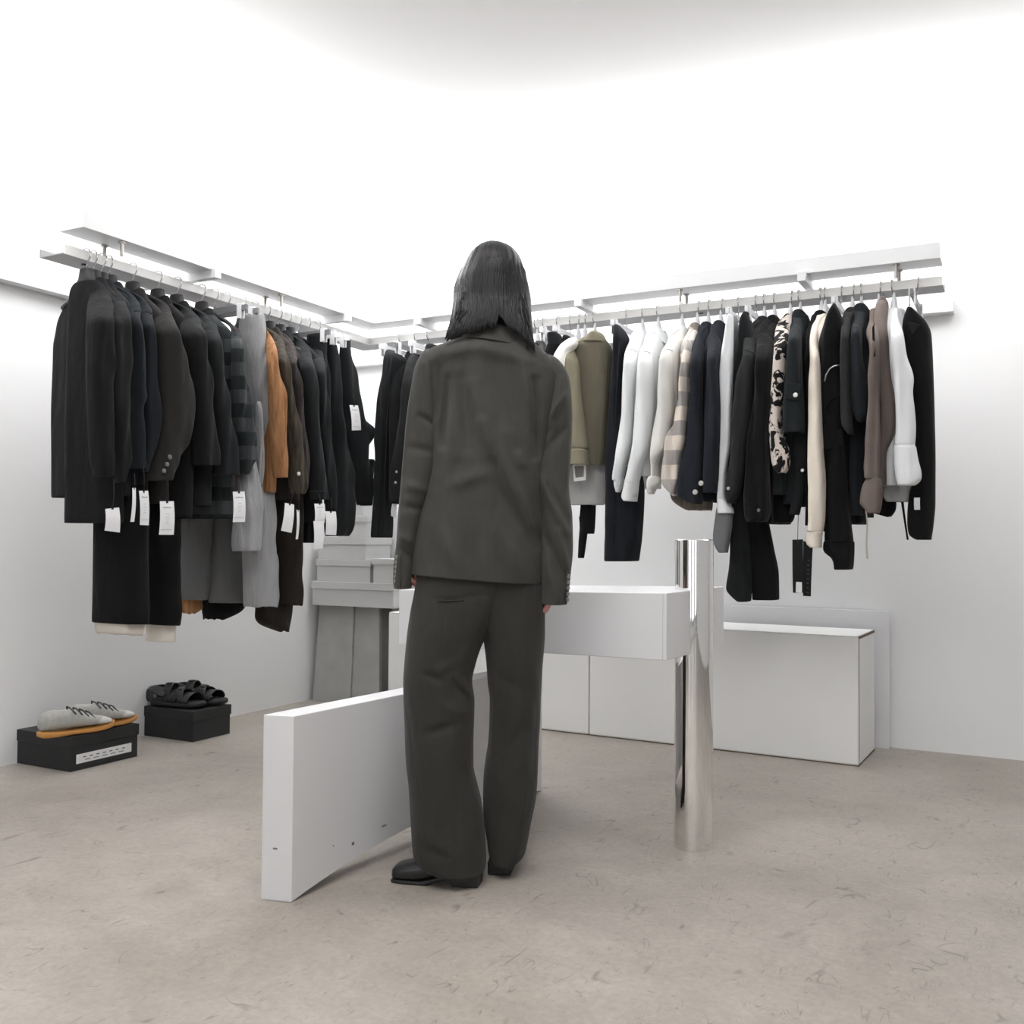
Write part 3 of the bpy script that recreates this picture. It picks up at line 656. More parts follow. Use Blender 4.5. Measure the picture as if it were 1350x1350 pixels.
g.trace('body', [(470, 380, 420), (600, 400, 432), (640, 398.5, 430), (690, 398.5, 413), (716, 399.5, 413)], a=.08, th=.07, mat=black3); g.collar()
g.sleeve([(446, 388, 396), (452, 389, 402), (463, 391, 408.5), (473, 394, 411.4), (490, 396, 414.3), (512, 398, 417), (541, 401, 420), (560, 402, 421.5), (601, 405, 427), (631, 407, 430.5), (659, 408.5, 432.3)])
g.seam([(407, 648), (418, 647), (431.5, 648)])
g.tag([(414.4, 664), (428, 664), (427.7, 690), (414.8, 690)], st=(421, 652)); g.tag([(413.2, 687), (426.6, 686), (425.5, 723), (413.6, 724)], a=.305, pr=False)
g = Garment('L', 385, 412, 'wood', 'blazer', 'blazer', 'black blazer beside the clipped black trousers on the left rail', 'black blazer beside the clipped trousers', inkn)
g.body(690); g.collar(); g.sleeve([(458, 410, 419), (466, 412, 425), (480, 414, 428), (512, 417, 431.7), (536, 419, 434.6), (560, 421, 436.4), (607, 424, 440), (650, 428, 442), (672, 430, 443)])
g.tag([(428.8, 674), (442.8, 674.5), (443.2, 705.5), (429.2, 705)], st=(436, 655), pr=False)
g = Garment('L', 398, 416.5, 'dclip', 'trousers', 'trousers', 'black trousers under a grey clip bar, left rail', 'black trousers with the grey clip bar', inkn)
g.trace('trouser_leg', [(440, 404, 430), (470, 410, 431), (512, 418, 434), (560, 422, 436.5), (640, 425, 441)], a=.09, th=.05, open_='flat')
g = Garment('L', 411, 420.5, 'clip', 'trousers', 'trousers', 'black tapered trousers ending above the grey boxes, second last on the left rail', 'black tapered trousers', inkn)
g.trace('trouser_leg', [(444, 432, 441), (470, 430, 446), (512, 431, 449), (560, 431, 456), (600, 429, 462), (640, 428, 464.8), (680, 428, 464.8), (695, 428, 462), (707, 429, 457)], a=.10, th=.06, open_='flat', amp=.007)
g = Garment('L', 424, 424, 'clip', 'strappy_overalls', 'overalls', 'black overalls with a flaring strap, last on the left rail by the corner', 'black overalls', inkn)
g.trace('body', [(446, 450, 462), (459, 448, 462), (490, 447, 469), (517, 448, 473), (545, 450, 477), (556, 452, 482), (568, 453, 495), (579, 454, 490), (590, 455, 485.5), (606, 458, 486.5), (640, 464, 490), (666, 471, 490)], a=.11, th=.05, open_='flat')
g.tag([(460.8, 534), (472, 534.5), (476, 567), (464, 567.5)], a=.20, st=(466, 520), head=True)
g.trace('strap', [(606, 482, 494), (612, 480, 494), (650, 480, 491), (667, 474, 490)], a=.09, th=.02, open_='flat')

# ================================================================== CLOTHES ON THE BACK RAIL
nvw = cloth('navy_wool', (.0185, .0210, .0275)); wht = cloth('white_cotton', (.79, .805, .82), var=.04, wrinkle=.6); whd = cloth('white_denim', (.77, .785, .79), var=.05, wrinkle=.5)
offw = cloth('off_white_cotton', (.73, .715, .685), var=.05, wrinkle=.5); chk = check_cloth('beige_check_flannel', (.74, .66, .58), (.36, .335, .32), (.56, .52, .48), .115)
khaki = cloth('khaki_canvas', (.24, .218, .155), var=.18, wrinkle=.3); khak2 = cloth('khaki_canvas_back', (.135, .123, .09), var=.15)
gtee = cloth('grey_jersey', (.42, .42, .41), var=.05); cow = patch_cloth('cow_print', (.60, .53, .48), (.010, .010, .011)); tan_ = cloth('tan_fleece', (.22, .19, .155), wrinkle=.8, wscale=60)
teal = cloth('dark_petrol_cloth', (.0165, .0195, .0210)); taupe = cloth('taupe_wool', (.175, .142, .126), var=.2); crm = cloth('cream_jersey', (.76, .69, .60), var=.05)
gden = cloth('grey_denim', (.16, .165, .17), var=.15)
vel = cloth('black_velvet', (.0065, .0065, .007), sheen=.1); chs = cloth('graphite_twill', (.024, .0245, .025))
g = Garment('R', 526, 444, 'clip', 'pleated_trousers', 'trousers', 'black pressed trousers nearest the corner on the back rail', 'black trousers by the corner', inkn)
g.trace('trouser_leg', [(462, 509.5, 520), (466, 509, 530), (472, 507, 536), (500, 503, 532), (540, 498, 526), (580, 495, 522), (610, 494, 519), (650, 491, 518), (684, 490, 518), (709, 489.5, 517)], a=(.13, .13), th=.07, open_='flat', amp=.008, k=100)
for pts in (((512, 470), (507, 500), (503, 560), (500, 640), (498, 705)), ((517, 470), (513, 500), (510, 560), (507, 640), (506, 705))): g.seam(pts, r=.003, nm='crease')
g.tag([(517, 664), (523, 664), (523, 684), (515.5, 680)], a=.24, pr=False)
g = Garment('R', 544.6, 442, 'dclip', 'jacket', 'jacket', 'black snap cuff jacket half behind the left arm of the person', 'black jacket behind the left arm', black)
g.body(664); g.collar(); g.sleeve([(468, 538, 553), (480, 536, 556), (520, 529, 556), (570, 524, 555), (622, 517, 550), (640, 515, 548), (662, 517, 545)])
for x, y in ((523.5, 622), (522, 636)): g.btn(x, y, .007, snap, 'snap')
g = Garment('R', 564, 443.5, 'clip', 'trousers', 'trousers', 'black trousers almost fully behind the shoulder of the person', 'black trousers behind the shoulder', black2)
g.trace('trouser_leg', [(455, 562, 580), (475, 560, 590), (560, 556, 590), (660, 555, 590)], a=.1, th=.06, open_='flat')
g = Garment('R', 706.6, 422, 'white', 'jacket', 'jacket', 'black jacket whose shoulder shows right of the hair', 'black jacket beside the hair', black)
g.body(600); g.sleeve([(447, 690, 702), (455, 684, 706), (480, 680, 706), (560, 678, 704), (600, 678, 702)])
g = Garment('R', 717, 420, 'white', 'padded_jacket', 'jacket', 'glossy black jacket left of the clipped black vest', 'glossy black jacket', plain('glossy_nylon', (.018, .019, .021), .35, spec=.5))
g.body(600, ztop=1.79); g.sleeve([(456, 712, 722), (464, 708, 728), (480, 706, 730), (520, 704, 730), (600, 704, 728)], k=120, amp=.009)
g = Garment('R', 733, 418, 'clip', 'vest', 'vest', 'black vest with a wide band clipped above the shoulder of the person', 'clipped black vest', black2)
g.trace('band', [(439, 722, 738), (443, 721.5, 740), (455, 721.5, 742)], a=.14, th=.03, open_='flat', mat=inkn); g.trace('body', [(452, 723, 743), (462, 720, 745), (480, 720, 745), (600, 720, 745)], a=.13, th=.035, open_='flat')
g = Garment('R', 750, 416.5, 'clip', 'trousers', 'trousers', 'black trousers on the white clip bar left of the cream shirt', 'black trousers left of the cream shirt', black2)
g.trace('trouser_leg', [(443, 742, 752), (448, 742, 762), (460, 742, 764), (600, 742, 764)], a=.08, th=.05, open_='flat')
g.trace('trouser_leg', [(600, 764, 785), (666, 765, 786), (690, 764, 785), (704, 764.5, 783.5)], a=.02, th=.02, open_='flat'); g.trace('hem', [(680, 763, 776), (705, 762.5, 774), (736, 760.5, 769.5)], a=.03, th=.012, open_='flat')
g = Garment('R', 760.5, 416, 'white', 'shirt', 'shirt', 'cream shirt tucked behind the khaki jacket', 'cream shirt', cloth('ivory_cotton', (.74, .72, .67), var=.05))
g.body(585, ztop=1.80, w=.19); g.sleeve([(446, 748, 764), (455, 740, 762), (464, 734, 752), (479, 728, 748), (520, 727, 745), (600, 727, 744)])
g = Garment('R', 769.6, 414.5, 'white', 'long_tee', 'shirt', 'grey long tee hem hanging below the khaki jacket', 'grey long tee', gtee)
g.trace('body', [(450, 775, 796), (520, 750, 800), (600, 738, 800), (640, 736, 799), (666, 735, 798)], a=.06, th=.03, amp=.004)
g = Garment('R', 782.6, 414, 'white', 'canvas_jacket', 'jacket', 'khaki canvas jacket turned with its back to the room', 'khaki canvas jacket', khaki)
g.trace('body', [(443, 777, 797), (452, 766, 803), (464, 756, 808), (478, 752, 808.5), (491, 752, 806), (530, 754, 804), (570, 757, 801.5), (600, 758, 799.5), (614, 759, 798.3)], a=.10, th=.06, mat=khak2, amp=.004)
g.trace('collar', [(438, 780, 794), (441, 777, 796.5), (447, 772, 798.5), (452, 769, 801)], a=.11, th=.055, open_='flat', amp=0)
g.sleeve([(458, 752, 762), (468, 746, 762), (480, 743, 764), (520, 742, 766), (560, 744, 772), (592, 745, 775.5)], a=(.12, .19), th=.05, amp=.006)
g.trace('cuff', [(592, 744.8, 775.8), (600, 745, 776.3), (613.5, 746, 776.8)], a=.19, th=.052, open_='flat', amp=.002)
g.trace('lining', [(600, 771, 798), (615, 771, 798), (621, 772, 798), (626, 785, 798)], a=.05, th=.03, mat=cloth('olive_lining', (.10, .09, .062)), open_='flat')
cf = g.flap([(756.5, 635), (772.5, 633), (772.5, 612), (754.6, 612.5)], 'framed_tag', tag_m, out=.17, t=.001, par=g.root)
gp = g.flap([(758.7, 630), (769.5, 628.5), (769.8, 614), (757.3, 614.5)], 'tag_picture', plain('printed_photo', (.2, .19, .17), .6, var=.8, vscale=120), out=.173, t=.0005, par=cf)
g = Garment('R', 824.5, 409, 'clip', 'trousers', 'trousers', 'long navy pressed trousers left of the white denim jackets', 'long navy trousers', cloth('navy_twill', (.0135, .0150, .0185)))
g.trace('trouser_leg', [(429, 809.6, 818), (434, 809.3, 824), (447, 809, 830), (462, 808, 825), (482, 806.5, 822), (525, 803.5, 820), (560, 801.5, 825), (600, 799, 838), (647, 797, 849), (705, 798, 846), (740, 797.5, 842)], a=.13, th=.07, open_='flat', amp=.007, k=60)
g.seam([(817, 450), (813, 520), (810, 600), (809, 690), (808, 735)], r=.003, nm='crease'); g.seam([(799.5, 737), (812, 735), (823, 734)], r=.002)
g = Garment('R', 845.5, 405, 'white', 'denim_jacket', 'jacket', 'white denim jacket, leftmost of the three pale jackets', 'leftmost white denim jacket', whd)
g.body(640); g.collar(h=.06, mat=wht); g.sleeve([(456, 829, 839), (467, 823, 840), (482, 821.6, 840.6), (496, 820.4, 840.3), (530, 818.5, 838), (577, 814.5, 834.5), (607, 812, 828), (629, 809.5, 823), (634, 809.3, 822.3)], th=.05, amp=.006)
g.trace('cuff', [(630, 809.2, 823), (638, 809.4, 822), (649, 812, 818)], a=.24, th=.045, open_='flat'); g.seam([(827.5, 460.5), (832, 460), (836, 461.5), (839, 464)], mat=gtee)
g = Garment('R', 866.5, 403.5, 'white', 'denim_jacket', 'jacket', 'white denim jacket with a grey cuff button, middle of the three pale jackets', 'middle white denim jacket', whd)
g.body(628); g.collar(h=.06, mat=wht); g.sleeve([(455, 849, 858), (465, 843.5, 859.5), (491, 840.7, 861), (530, 838.5, 862.4), (560, 837, 860.5), (580, 835.5, 858), (613, 828.4, 848.6), (637, 823.5, 842)], th=.05, amp=.006)
g.trace('cuff', [(634, 824.5, 843), (645, 821.5, 842), (656, 818.3, 840.5), (661, 824, 840.2)], a=.24, th=.045, open_='flat'); g.btn(837, 652, .008, plain('grey_button', (.3, .3, .3), .4)); g.seam([(847, 464), (853, 463.5), (858, 466)], mat=gtee)
g.seam([(865.5, 471), (870, 470.5), (875, 472.5)], out=.10, mat=gtee)
g = Garment('R', 898, 401.5, 'white', 'denim_jacket', 'jacket', 'off white denim jacket, rightmost of the three pale jackets', 'off white denim jacket', offw)
g.body(632); g.collar(h=.06, mat=wht); g.sleeve([(453, 879, 886), (462, 875.5, 888), (470, 873, 887.5), (496, 869.5, 887.5), (529, 865.5, 888.6), (565, 861, 885.5), (594, 857.5, 878), (612, 857, 868), (630, 856, 868)], th=.05, amp=.007)
g.trace('cuff', [(628, 855.7, 870), (636, 854.2, 872.4), (643, 854.3, 866), (651.5, 855.5, 862)], a=.24, th=.04, open_='flat'); g.seam([(877.5, 461), (882, 460.5), (887, 463)], mat=gtee); g.btn(858.5, 647.5, .006, mat=gtee)
g.seam([(887.5, 475.5), (893, 472.5), (900, 471.5)], out=.12, mat=gtee)
g = Garment('R', 918, 399, 'white', 'flannel_shirt', 'shirt', 'beige and grey checked flannel shirt with a crumpled sleeve', 'checked flannel shirt', chk)
g.body(640, th=.03); g.collar(h=.05, mat=tan_); g.sleeve([(437, 908, 918), (445, 905, 915), (455, 902, 912), (467, 901.3, 911.5), (491, 898.5, 911.7), (529, 892.4, 910.5), (560, 886, 908), (580, 880, 904), (601, 877, 899.5), (631, 874.6, 896), (645, 878, 894), (654, 886, 892.5)], th=.045, amp=.009, k=110)
g.trace('fringe_hem', [(630, 884, 938), (655, 884, 940), (664, 888, 940), (672, 905, 939)], a=-.02, th=.03, mat=tan_, rag=.01)
g = Garment('R', 932.6, 397.5, 'white', 'pea_jacket', 'jacket', 'navy jacket with two pale cuff buttons, left of the white trousers', 'navy two button jacket', nvw)
g.body(655); g.collar(); g.sleeve([(446, 920, 931), (456, 916, 930), (467, 914, 928), (487, 912, 927), (530, 909.5, 926), (577, 904.5, 928), (619, 898, 928.5), (650, 894, 927), (657, 897, 926.5), (664, 912, 925.5)], th=.05)
for x, y in ((924.5, 637.2), (916.7, 648.8)): g.btn(x, y, .010)
g = Garment('R', 949, 395.5, 'white', 'pea_jacket', 'jacket', 'navy jacket between the two button jacket and the white trousers', 'navy jacket beside the white trousers', nvw)
g.body(660); g.collar(); g.sleeve([(443, 937, 950), (457, 933, 952), (490, 930, 949), (540, 929, 950), (573, 929, 950.5), (600, 928.5, 948), (650, 928.5, 947)])
g = Garment('R', 972, 394, 'clip', 'turn_up_trousers', 'trousers', 'white trousers with a grey turned up leg, beside the chrome post', 'white turn up trousers', wht)
g.trace('trouser_leg', [(415.6, 959, 967), (440, 955.4, 966.7), (468, 951.3, 966.2), (495, 949, 965.6), (540, 950.8, 964.4), (584, 949.3, 963), (629, 947.6, 958), (662, 945.6, 957.5)], a=.22, th=.03, open_='flat', amp=.004, ease=0)
g.trace('waist_shade_side', [(418, 966, 972), (440, 966, 975), (480, 965, 973), (540, 964, 970)], a=.08, th=.06, open_='flat', mat=glin)  # side face of the white waist, its shade put in as grey cloth
g.trace('turn_up', [(658, 945.8, 958), (664, 945.8, 962), (671, 945.5, 967.3), (677, 946, 967.8)], a=.225, th=.035, open_='flat', amp=.002)
g.trace('lower_leg', [(668, 944.8, 967), (692, 942, 965.5), (709, 940.5, 963), (722, 943, 960.5), (729, 947, 959.5)], a=.215, th=.03, mat=gden, open_='flat', amp=.003)
g = Garment('R', 996.6, 391.5, 'clip', 'wide_trousers', 'trousers', 'long black wide trousers reaching lowest on the back rail', 'long black wide trousers', black2)
g.trace('waist', [(411.5, 981, 988), (421, 976, 991), (452, 972.5, 994), (479, 970, 994), (512, 967, 990), (560, 965, 990)], a=.14, th=.05, open_='flat', mat=inkn)
g.trace('trouser_leg', [(560, 966, 990), (640, 965.5, 989), (673, 965.2, 988.5), (713, 962, 989), (746, 960, 990), (778, 958.5, 990.5), (786, 964, 990), (793, 973, 989)], a=.12, th=.05, open_='flat', mat=inkn, amp=.006)
g.trace('trouser_leg', [(600, 985, 1005), (660, 986, 1008), (690, 987.5, 1014), (724, 990, 1020), (757, 991, 1026.7), (791, 992, 1027.6)], a=.07, th=.045, open_='flat', amp=.004)
g = Garment('R', 1006.7, 389, 'white', 'overshirt', 'jacket', 'graphite overshirt with a snap at its cuff, over the wide trousers', 'graphite overshirt', chs)
g.body(670); g.collar(); g.sleeve([(437, 987, 998), (443, 984, 997.5), (452, 981.5, 997), (468, 979, 997), (490, 974, 996), (539, 968, 991.5), (562, 965.6, 989), (600, 962, 983.5), (629, 958.5, 979), (650, 957, 975), (664, 959, 970)], th=.05)
g.seam([(980, 461.5), (988, 463), (996, 466.5)]); g.btn(960.5, 644, .007, snap, 'snap')
g = Garment('R', 1020, 387.5, 'white', 'velvet_jacket', 'jacket', 'black velvet jacket left of the cow print shirt', 'black velvet jacket', vel)
g.body(690); g.collar(); g.sleeve([(430, 1004, 1018), (446, 998, 1021), (473, 996, 1019), (496, 994, 1018), (539, 991, 1017), (573, 988, 1015), (607, 984, 1015), (640, 980, 1016), (672, 981, 1017), (688, 985, 1012)], k=100, amp=.007)
g.btn(1000.6, 672.8, .007, horn)
g = Garment('R', 1041, 385.5, 'white', 'print_shirt', 'shirt', 'cream shirt with irregular black cow patches', 'cow patch shirt', cow)
g.body(650); g.collar(h=.045); g.sleeve([(423, 1028, 1043), (432, 1023.3, 1043.5), (446, 1021.5, 1041), (462, 1019.7, 1038.5), (496, 1017.6, 1036.7), (539, 1015.4, 1032.6), (557, 1014, 1031), (575, 1014.5, 1033), (592, 1015.2, 1041), (610, 1016.5, 1041.5), (618, 1019, 1040), (624, 1024, 1036)], a=(.17, .26), th=.04)
g.trace('inner_hem', [(600, 1016, 1040), (626, 1020, 1036), (653, 1019.5, 1035)], a=.19, th=.03, mat=teal, open_='flat'); g.trace('long_hem', [(600, 1016, 1048), (650, 1017, 1048), (682, 1018, 1048), (689, 1026, 1044)], a=.10, th=.05, mat=black3)
g = Garment('R', 1054, 384, 'white', 'field_jacket', 'jacket', 'dark petrol jacket with a snapped sleeve pocket', 'snapped pocket jacket', teal)
g.body(665); g.collar(h=.07, ztop=1.85, w=.07); g.sleeve([(428, 1047, 1058), (440, 1041, 1057), (455, 1039, 1057), (468, 1038, 1057.3), (496, 1036.7, 1058.3), (523, 1034.4, 1060), (545, 1033, 1061), (566, 1032, 1061), (571, 1034, 1060)], a=(.17, .27), th=.045)
g.flap([(1035.5, 526), (1054, 528.5), (1056.5, 506), (1037.5, 504.5)], t=.004); g.btn(1049, 521, .009, snap, 'snap', out=.325)
g.trace('long_front', [(540, 1044, 1064), (600, 1046, 1064), (640, 1045, 1062), (679, 1042, 1054)], a=.19, th=.03, mat=inkn); g.btn(1058.2, 620, .007, snap, 'snap')
g = Garment('R', 1082, 382, 'white', 'shirt', 'shirt', 'black shirt just left of the cream sleeve', 'black shirt beside the cream sweatshirt', black3)
g.body(700, th=.03); g.collar(); g.sleeve([(425, 1068, 1078), (440, 1062, 1072), (480, 1061.5, 1068), (560, 1061, 1067), (640, 1061, 1067), (693, 1061, 1065.5)], a=(.15, .2), th=.03)
cd = cloth('card_black', (.011, .012, .012), rough=.6)
t_ = g.tag([(1044.6, 711.5), (1058.7, 711), (1059, 781.5), (1045.3, 781.5)], a=.22, st=(1053, 665), pr=False, mat=cd, nm='black_hang_tag')
g.flap([(1049, 781), (1057.3, 782), (1057.5, 767), (1049.2, 766.5)], 'barcode_sticker', tag_m, out=.222, t=.0006, par=t_)
t2 = g.tag([(1059, 713), (1071.7, 717), (1069, 786.3), (1058.7, 785.6)], a=.215, pr=False, mat=cd, nm='black_hang_tag')
m = MB()
for k in range(8):
    y = 738+k*6; x = 1066.2-k*.25
    f = [rackpt('R', x+dx, y+dy, .2165) for dx, dy in ((-1.3, 1.3), (1.3, 1.6), (1.3, .6), (-1.3, .3))]; m.hexa(f+[q+NRM['R']*.004 for q in f])
m.build('embossed_lettering', plain('embossed_grey', (.04, .042, .044), .5), t2, smooth=False)
g = Garment('R', 1087, 381.5, 'white', 'sweatshirt', 'sweatshirt', 'cream sweatshirt sleeve with a ribbed cuff on the back rail', 'cream sweatshirt', crm)
g.body(640, th=.03); g.sleeve([(421, 1077, 1087.5), (431, 1071, 1086), (451, 1068, 1080), (481, 1066.3, 1080.5), (539, 1065, 1082.3), (599, 1065.4, 1085.7), (635, 1065.8, 1089), (682, 1065.4, 1088), (701, 1064, 1086)], a=(.18, .27), th=.045, amp=.006)
g.trace('cuff', [(700, 1064, 1085.5), (706, 1062.7, 1084.5), (717, 1061.5, 1083.7), (722, 1068, 1083.4)], a=.27, th=.045, open_='flat')
g = Garment('R', 1107.7, 379.5, 'clip', 'cargo_trousers', 'trousers', 'black cargo trousers with zips and a gathered hem', 'black cargo trousers', black2)
g.trace('waist', [(402, 1098.5, 1103.5), (411, 1093.5, 1108), (424, 1087.5, 1112), (459, 1078.5, 1110), (487, 1082, 1110), (539, 1083, 1112), (560, 1082.5, 1113)], a=.20, th=.05, open_='flat', amp=.006)
g.trace('trouser_leg', [(548, 1082, 1110), (560, 1082.3, 1113), (587, 1085.5, 1114), (623, 1088, 1116), (660, 1087.5, 1119), (690, 1087, 1122), (715, 1086.5, 1126)], a=.20, th=.055, open_='flat', amp=.008)
g.trace('gathered_hem', [(712, 1086, 1127), (726, 1086, 1127.6), (735, 1096, 1127), (742, 1099, 1126.8), (751, 1101, 1125)], a=.20, th=.05, open_='flat', amp=.005, k=150)
g.trace('trouser_leg', [(560, 1110, 1130), (640, 1112, 1142), (670, 1114, 1143), (690, 1123, 1139)], a=.10, th=.04, open_='flat')
g.out = .255; g.seam([(1087, 503), (1089, 494), (1094, 486), (1100, 482.5), (1107, 481.2)], .0035, plain('zip_metal', (.5, .5, .5), .3, metal=.9), 'zip'); g.seam([(1088, 540), (1093, 530), (1100, 524), (1107, 521)], .003, nm='zip')
g.flap([(1087, 594), (1112, 587), (1110, 565), (1084, 568)], out=.25, t=.004)
g = Garment('R', 1123, 378, 'white', 'tee', 'shirt', 'charcoal short sleeved top left of the navy tee', 'charcoal short sleeved top', char2)
g.body(690, th=.03, mat=black2); g.collar(); g.sleeve([(422, 1113, 1124), (431, 1110, 1121.5), (439, 1108.7, 1120), (475, 1107.3, 1121), (520, 1107.5, 1121.7), (550, 1108, 1123), (561, 1108.7, 1123.5), (567, 1113, 1124), (574, 1120, 1125)], a=(.17, .26))
g = Garment('R', 1135, 376.5, 'white', 'tee', 'shirt', 'dark navy short sleeved top beside the taupe coat', 'dark navy top', cloth('blue_black_jersey', (.0165, .019, .0225)))
g.body(680, th=.03); g.collar(h=.06, ztop=1.845); g.sleeve([(422, 1128, 1140), (430, 1124, 1137), (439, 1122, 1135.5), (469, 1120.3, 1136.8), (498, 1121, 1142), (539, 1123, 1145.3), (549, 1124.5, 1143.5), (558, 1131, 1137)], a=(.17, .25))
g = Garment('R', 1158, 374.5, 'white', 'wool_coat', 'coat', 'taupe wool coat with slit sleeves and turned back cuff', 'taupe wool coat', taupe)
g.trace('body', [(396, 1158, 1170), (405, 1155, 1171), (418, 1152, 1171), (433, 1150, 1171.5), (481, 1152, 1174.3), (510, 1155, 1177.5), (540, 1160, 1182), (562, 1160, 1181.5), (582, 1160, 1178), (600, 1160, 1170), (640, 1158, 1169)], a=(.08, .16), th=.06, amp=.006)
g.trace('collar', [(394, 1161, 1169), (399, 1158, 1171.5), (412, 1155, 1171.5)], a=.05, th=.05, open_='flat', amp=0)
g.sleeve([(424, 1147, 1157), (432, 1143.8, 1158), (440, 1142, 1159), (457, 1143.3, 1160.5), (492, 1142, 1160.8), (539, 1145.5, 1160.8), (556, 1143, 1160.7), (584, 1138, 1160.7), (614, 1138, 1160.7), (632, 1143.5, 1161)], a=(.18, .27), th=.045, amp=.009, k=100)
g.trace('turned_cuff', [(630, 1143.3, 1161.5), (642, 1136.5, 1165), (654, 1133.5, 1164.3), (667, 1131.8, 1162.5), (671, 1141, 1161.5), (677, 1145, 1159)], a=.27, th=.05, open_='flat', amp=.004)
g.flap([(1150.8, 470), (1154.2, 470), (1152.6, 426), (1149.8, 432)], 'sleeve_slit', black3, out=.312, t=.004)
g.trace('drawstring', [(672, 1140.3, 1142.5), (690, 1142.3, 1144.3), (718, 1141.5, 1143.5), (737, 1142, 1145)], a=.15, th=.004, open_='flat', mat=cream, amp=0); g.trace('black_hem', [(640, 1140, 1180), (670, 1141, 1181), (678, 1146, 1178), (681, 1168, 1175)], a=.04, th=.03, mat=black3, rag=.006)
g = Garment('R', 1178, 372.5, 'white', 'shirt', 'shirt', 'white shirt with a flared cuff near the right end', 'white flared cuff shirt', wht)
g.body(640, th=.03, w=.17); g.sleeve([(408, 1178.5, 1184.5), (420, 1176, 1186.3), (440, 1174.8, 1190.5), (463, 1174.4, 1195), (489, 1176, 1203.5), (500, 1177.3, 1205.3), (516, 1180, 1203.6), (539, 1183, 1206), (564, 1182, 1208), (588, 1178.4, 1207)], a=(.10, .25), th=.045, amp=.006)
g.trace('cuff', [(586, 1178, 1207.5), (611, 1178.5, 1212), (622, 1180.3, 1215), (634, 1182, 1215), (640, 1184, 1206)], a=.25, th=.05, open_='flat', amp=.002)
g.trace('grey_hem', [(600, 1166, 1202), (640, 1165.5, 1203), (658, 1165, 1204.5), (662, 1170, 1198)], a=.06, th=.03, mat=gtee, open_='flat'); g.trace('collar', [(408, 1176, 1193), (415, 1175, 1194), (427, 1182, 1191)], a=-.02, th=.03, open_='flat', amp=0, mat=wht)
g = Garment('R', 1207, 369.5, 'dclip', 'jumpsuit', 'jumpsuit', 'black jumpsuit with a pointed collar at the right end of the back rail', 'black jumpsuit', black2)
g.trace('body', [(408, 1196, 1205), (425, 1190, 1222), (440, 1189, 1228), (500, 1200, 1231), (560, 1204, 1232), (620, 1206, 1233), (660, 1199, 1233), (690, 1197, 1231), (706, 1199, 1229), (712, 1208, 1228)], a=.12, th=.06, open_='flat')
g.out = .18; g.flap([(1203, 441), (1204, 440), (1214, 428), (1196, 424)], 'collar_point', inkn)
g.tag([(1205, 656), (1212.8, 656), (1213, 672), (1205.3, 672)], a=.20, pr=True, head=False); g.trace('strap', [(650, 1186, 1190), (680, 1190.5, 1193.5), (712, 1195.5, 1198)], a=.05, th=.008, open_='flat', amp=0)
# ================================================================== THE PERSON
HL = onz(622, 1170, 0); HR_ = onz(659, 1157, 0)
DL, DR = HL.dot(FH)+.055, HR_.dot(FH)+.055
DB = (DL+DR)/2+.0
suit = cloth('olive_grey_twill', (.052, .0505, .0455), var=.24, wrinkle=.25, wscale=22, sheen=.1); trs = cloth('olive_grey_trouser_twill', (.036, .0345, .031), var=.22, wrinkle=.25, wscale=22, sheen=.1)
skin_m = plain('skin', (.58, .28, .22), .5, spec=.4); leather = plain('black_leather', (.010, .010, .011), .32, spec=.6)
def seg_d(x, y, s):
    ax_, ay, bx, by = s[:4]; dx, dy = bx-ax_, by-ay; t = max(0, min(1, ((x-ax_)*dx+(y-ay)*dy)/(dx*dx+dy*dy)))
    return math.hypot(x-ax_-t*dx, y-ay-t*dy), (.35+.65*math.sin(math.pi*min(1, max(0, .08+.84*t))))
def vloft(rows, D, th, creases=(), n=64, step=3.5, amp=.003, sd=0.0, expo=2.3, capr=0, mb=None, hem=True, slant=0, fs=1.0, front=1.0):
    """cloth tube around an upright body; rows traced in the photo, D distance, th half depth (number or pairs)"""
    K = max(6, int((rows[-1][0]-rows[0][0])/step)); R = resample(rows, K); rings = []; nv = -FH
    for i, (y, xl, xr) in enumerate(R):
        t = i/(K-1)
        d = D if not isinstance(D, tuple) else lerp(D[0], D[1], t)
        h_ = th if not isinstance(th, tuple) else lerp(th[0], th[1], t)
        if capr and i < capr: h_ *= math.sqrt(max(.02, 1-(1-i/capr)**2))
        ring = []
        for j in range(n):
            ct, st = sup(2*math.pi*j/n, expo)
            x = (xl+xr)/2+(xr-xl)/2*ct; yy = y+slant*(ct)*max(0, (t-.6)/.4)
            p = ond(x, yy, d); p.z = ond(x, yy, d-h_*.85).z
            p = p+nv*(h_*st*(1 if st > 0 else front))
            if st > -.2:
                w = 0
                for c in creases:
                    q, e = seg_d(x, yy, c)
                    if q < c[4]*3: w += c[5]*e*math.exp(-(q/c[4])**2)
                w += amp*(noise.noise(V3((x*.028*fs, yy*.009*fs, sd)))+.5*noise.noise(V3((x*.06*fs, yy*.03*fs, sd+4))))
                p = p+nv*w*min(1, (st+.2)*1.5)
            ring.append(p)
        rings.append(ring)
    if hem:
        c = sum(rings[-1], V3())/n; rings.append([lerp(p, c, .05) for p in rings[-1]]); rings.append([lerp(p, c, .08)+V3((0, 0, .03)) for p in rings[-1]])
    mb = mb or MB(); mb.rings(rings, True, True); return mb
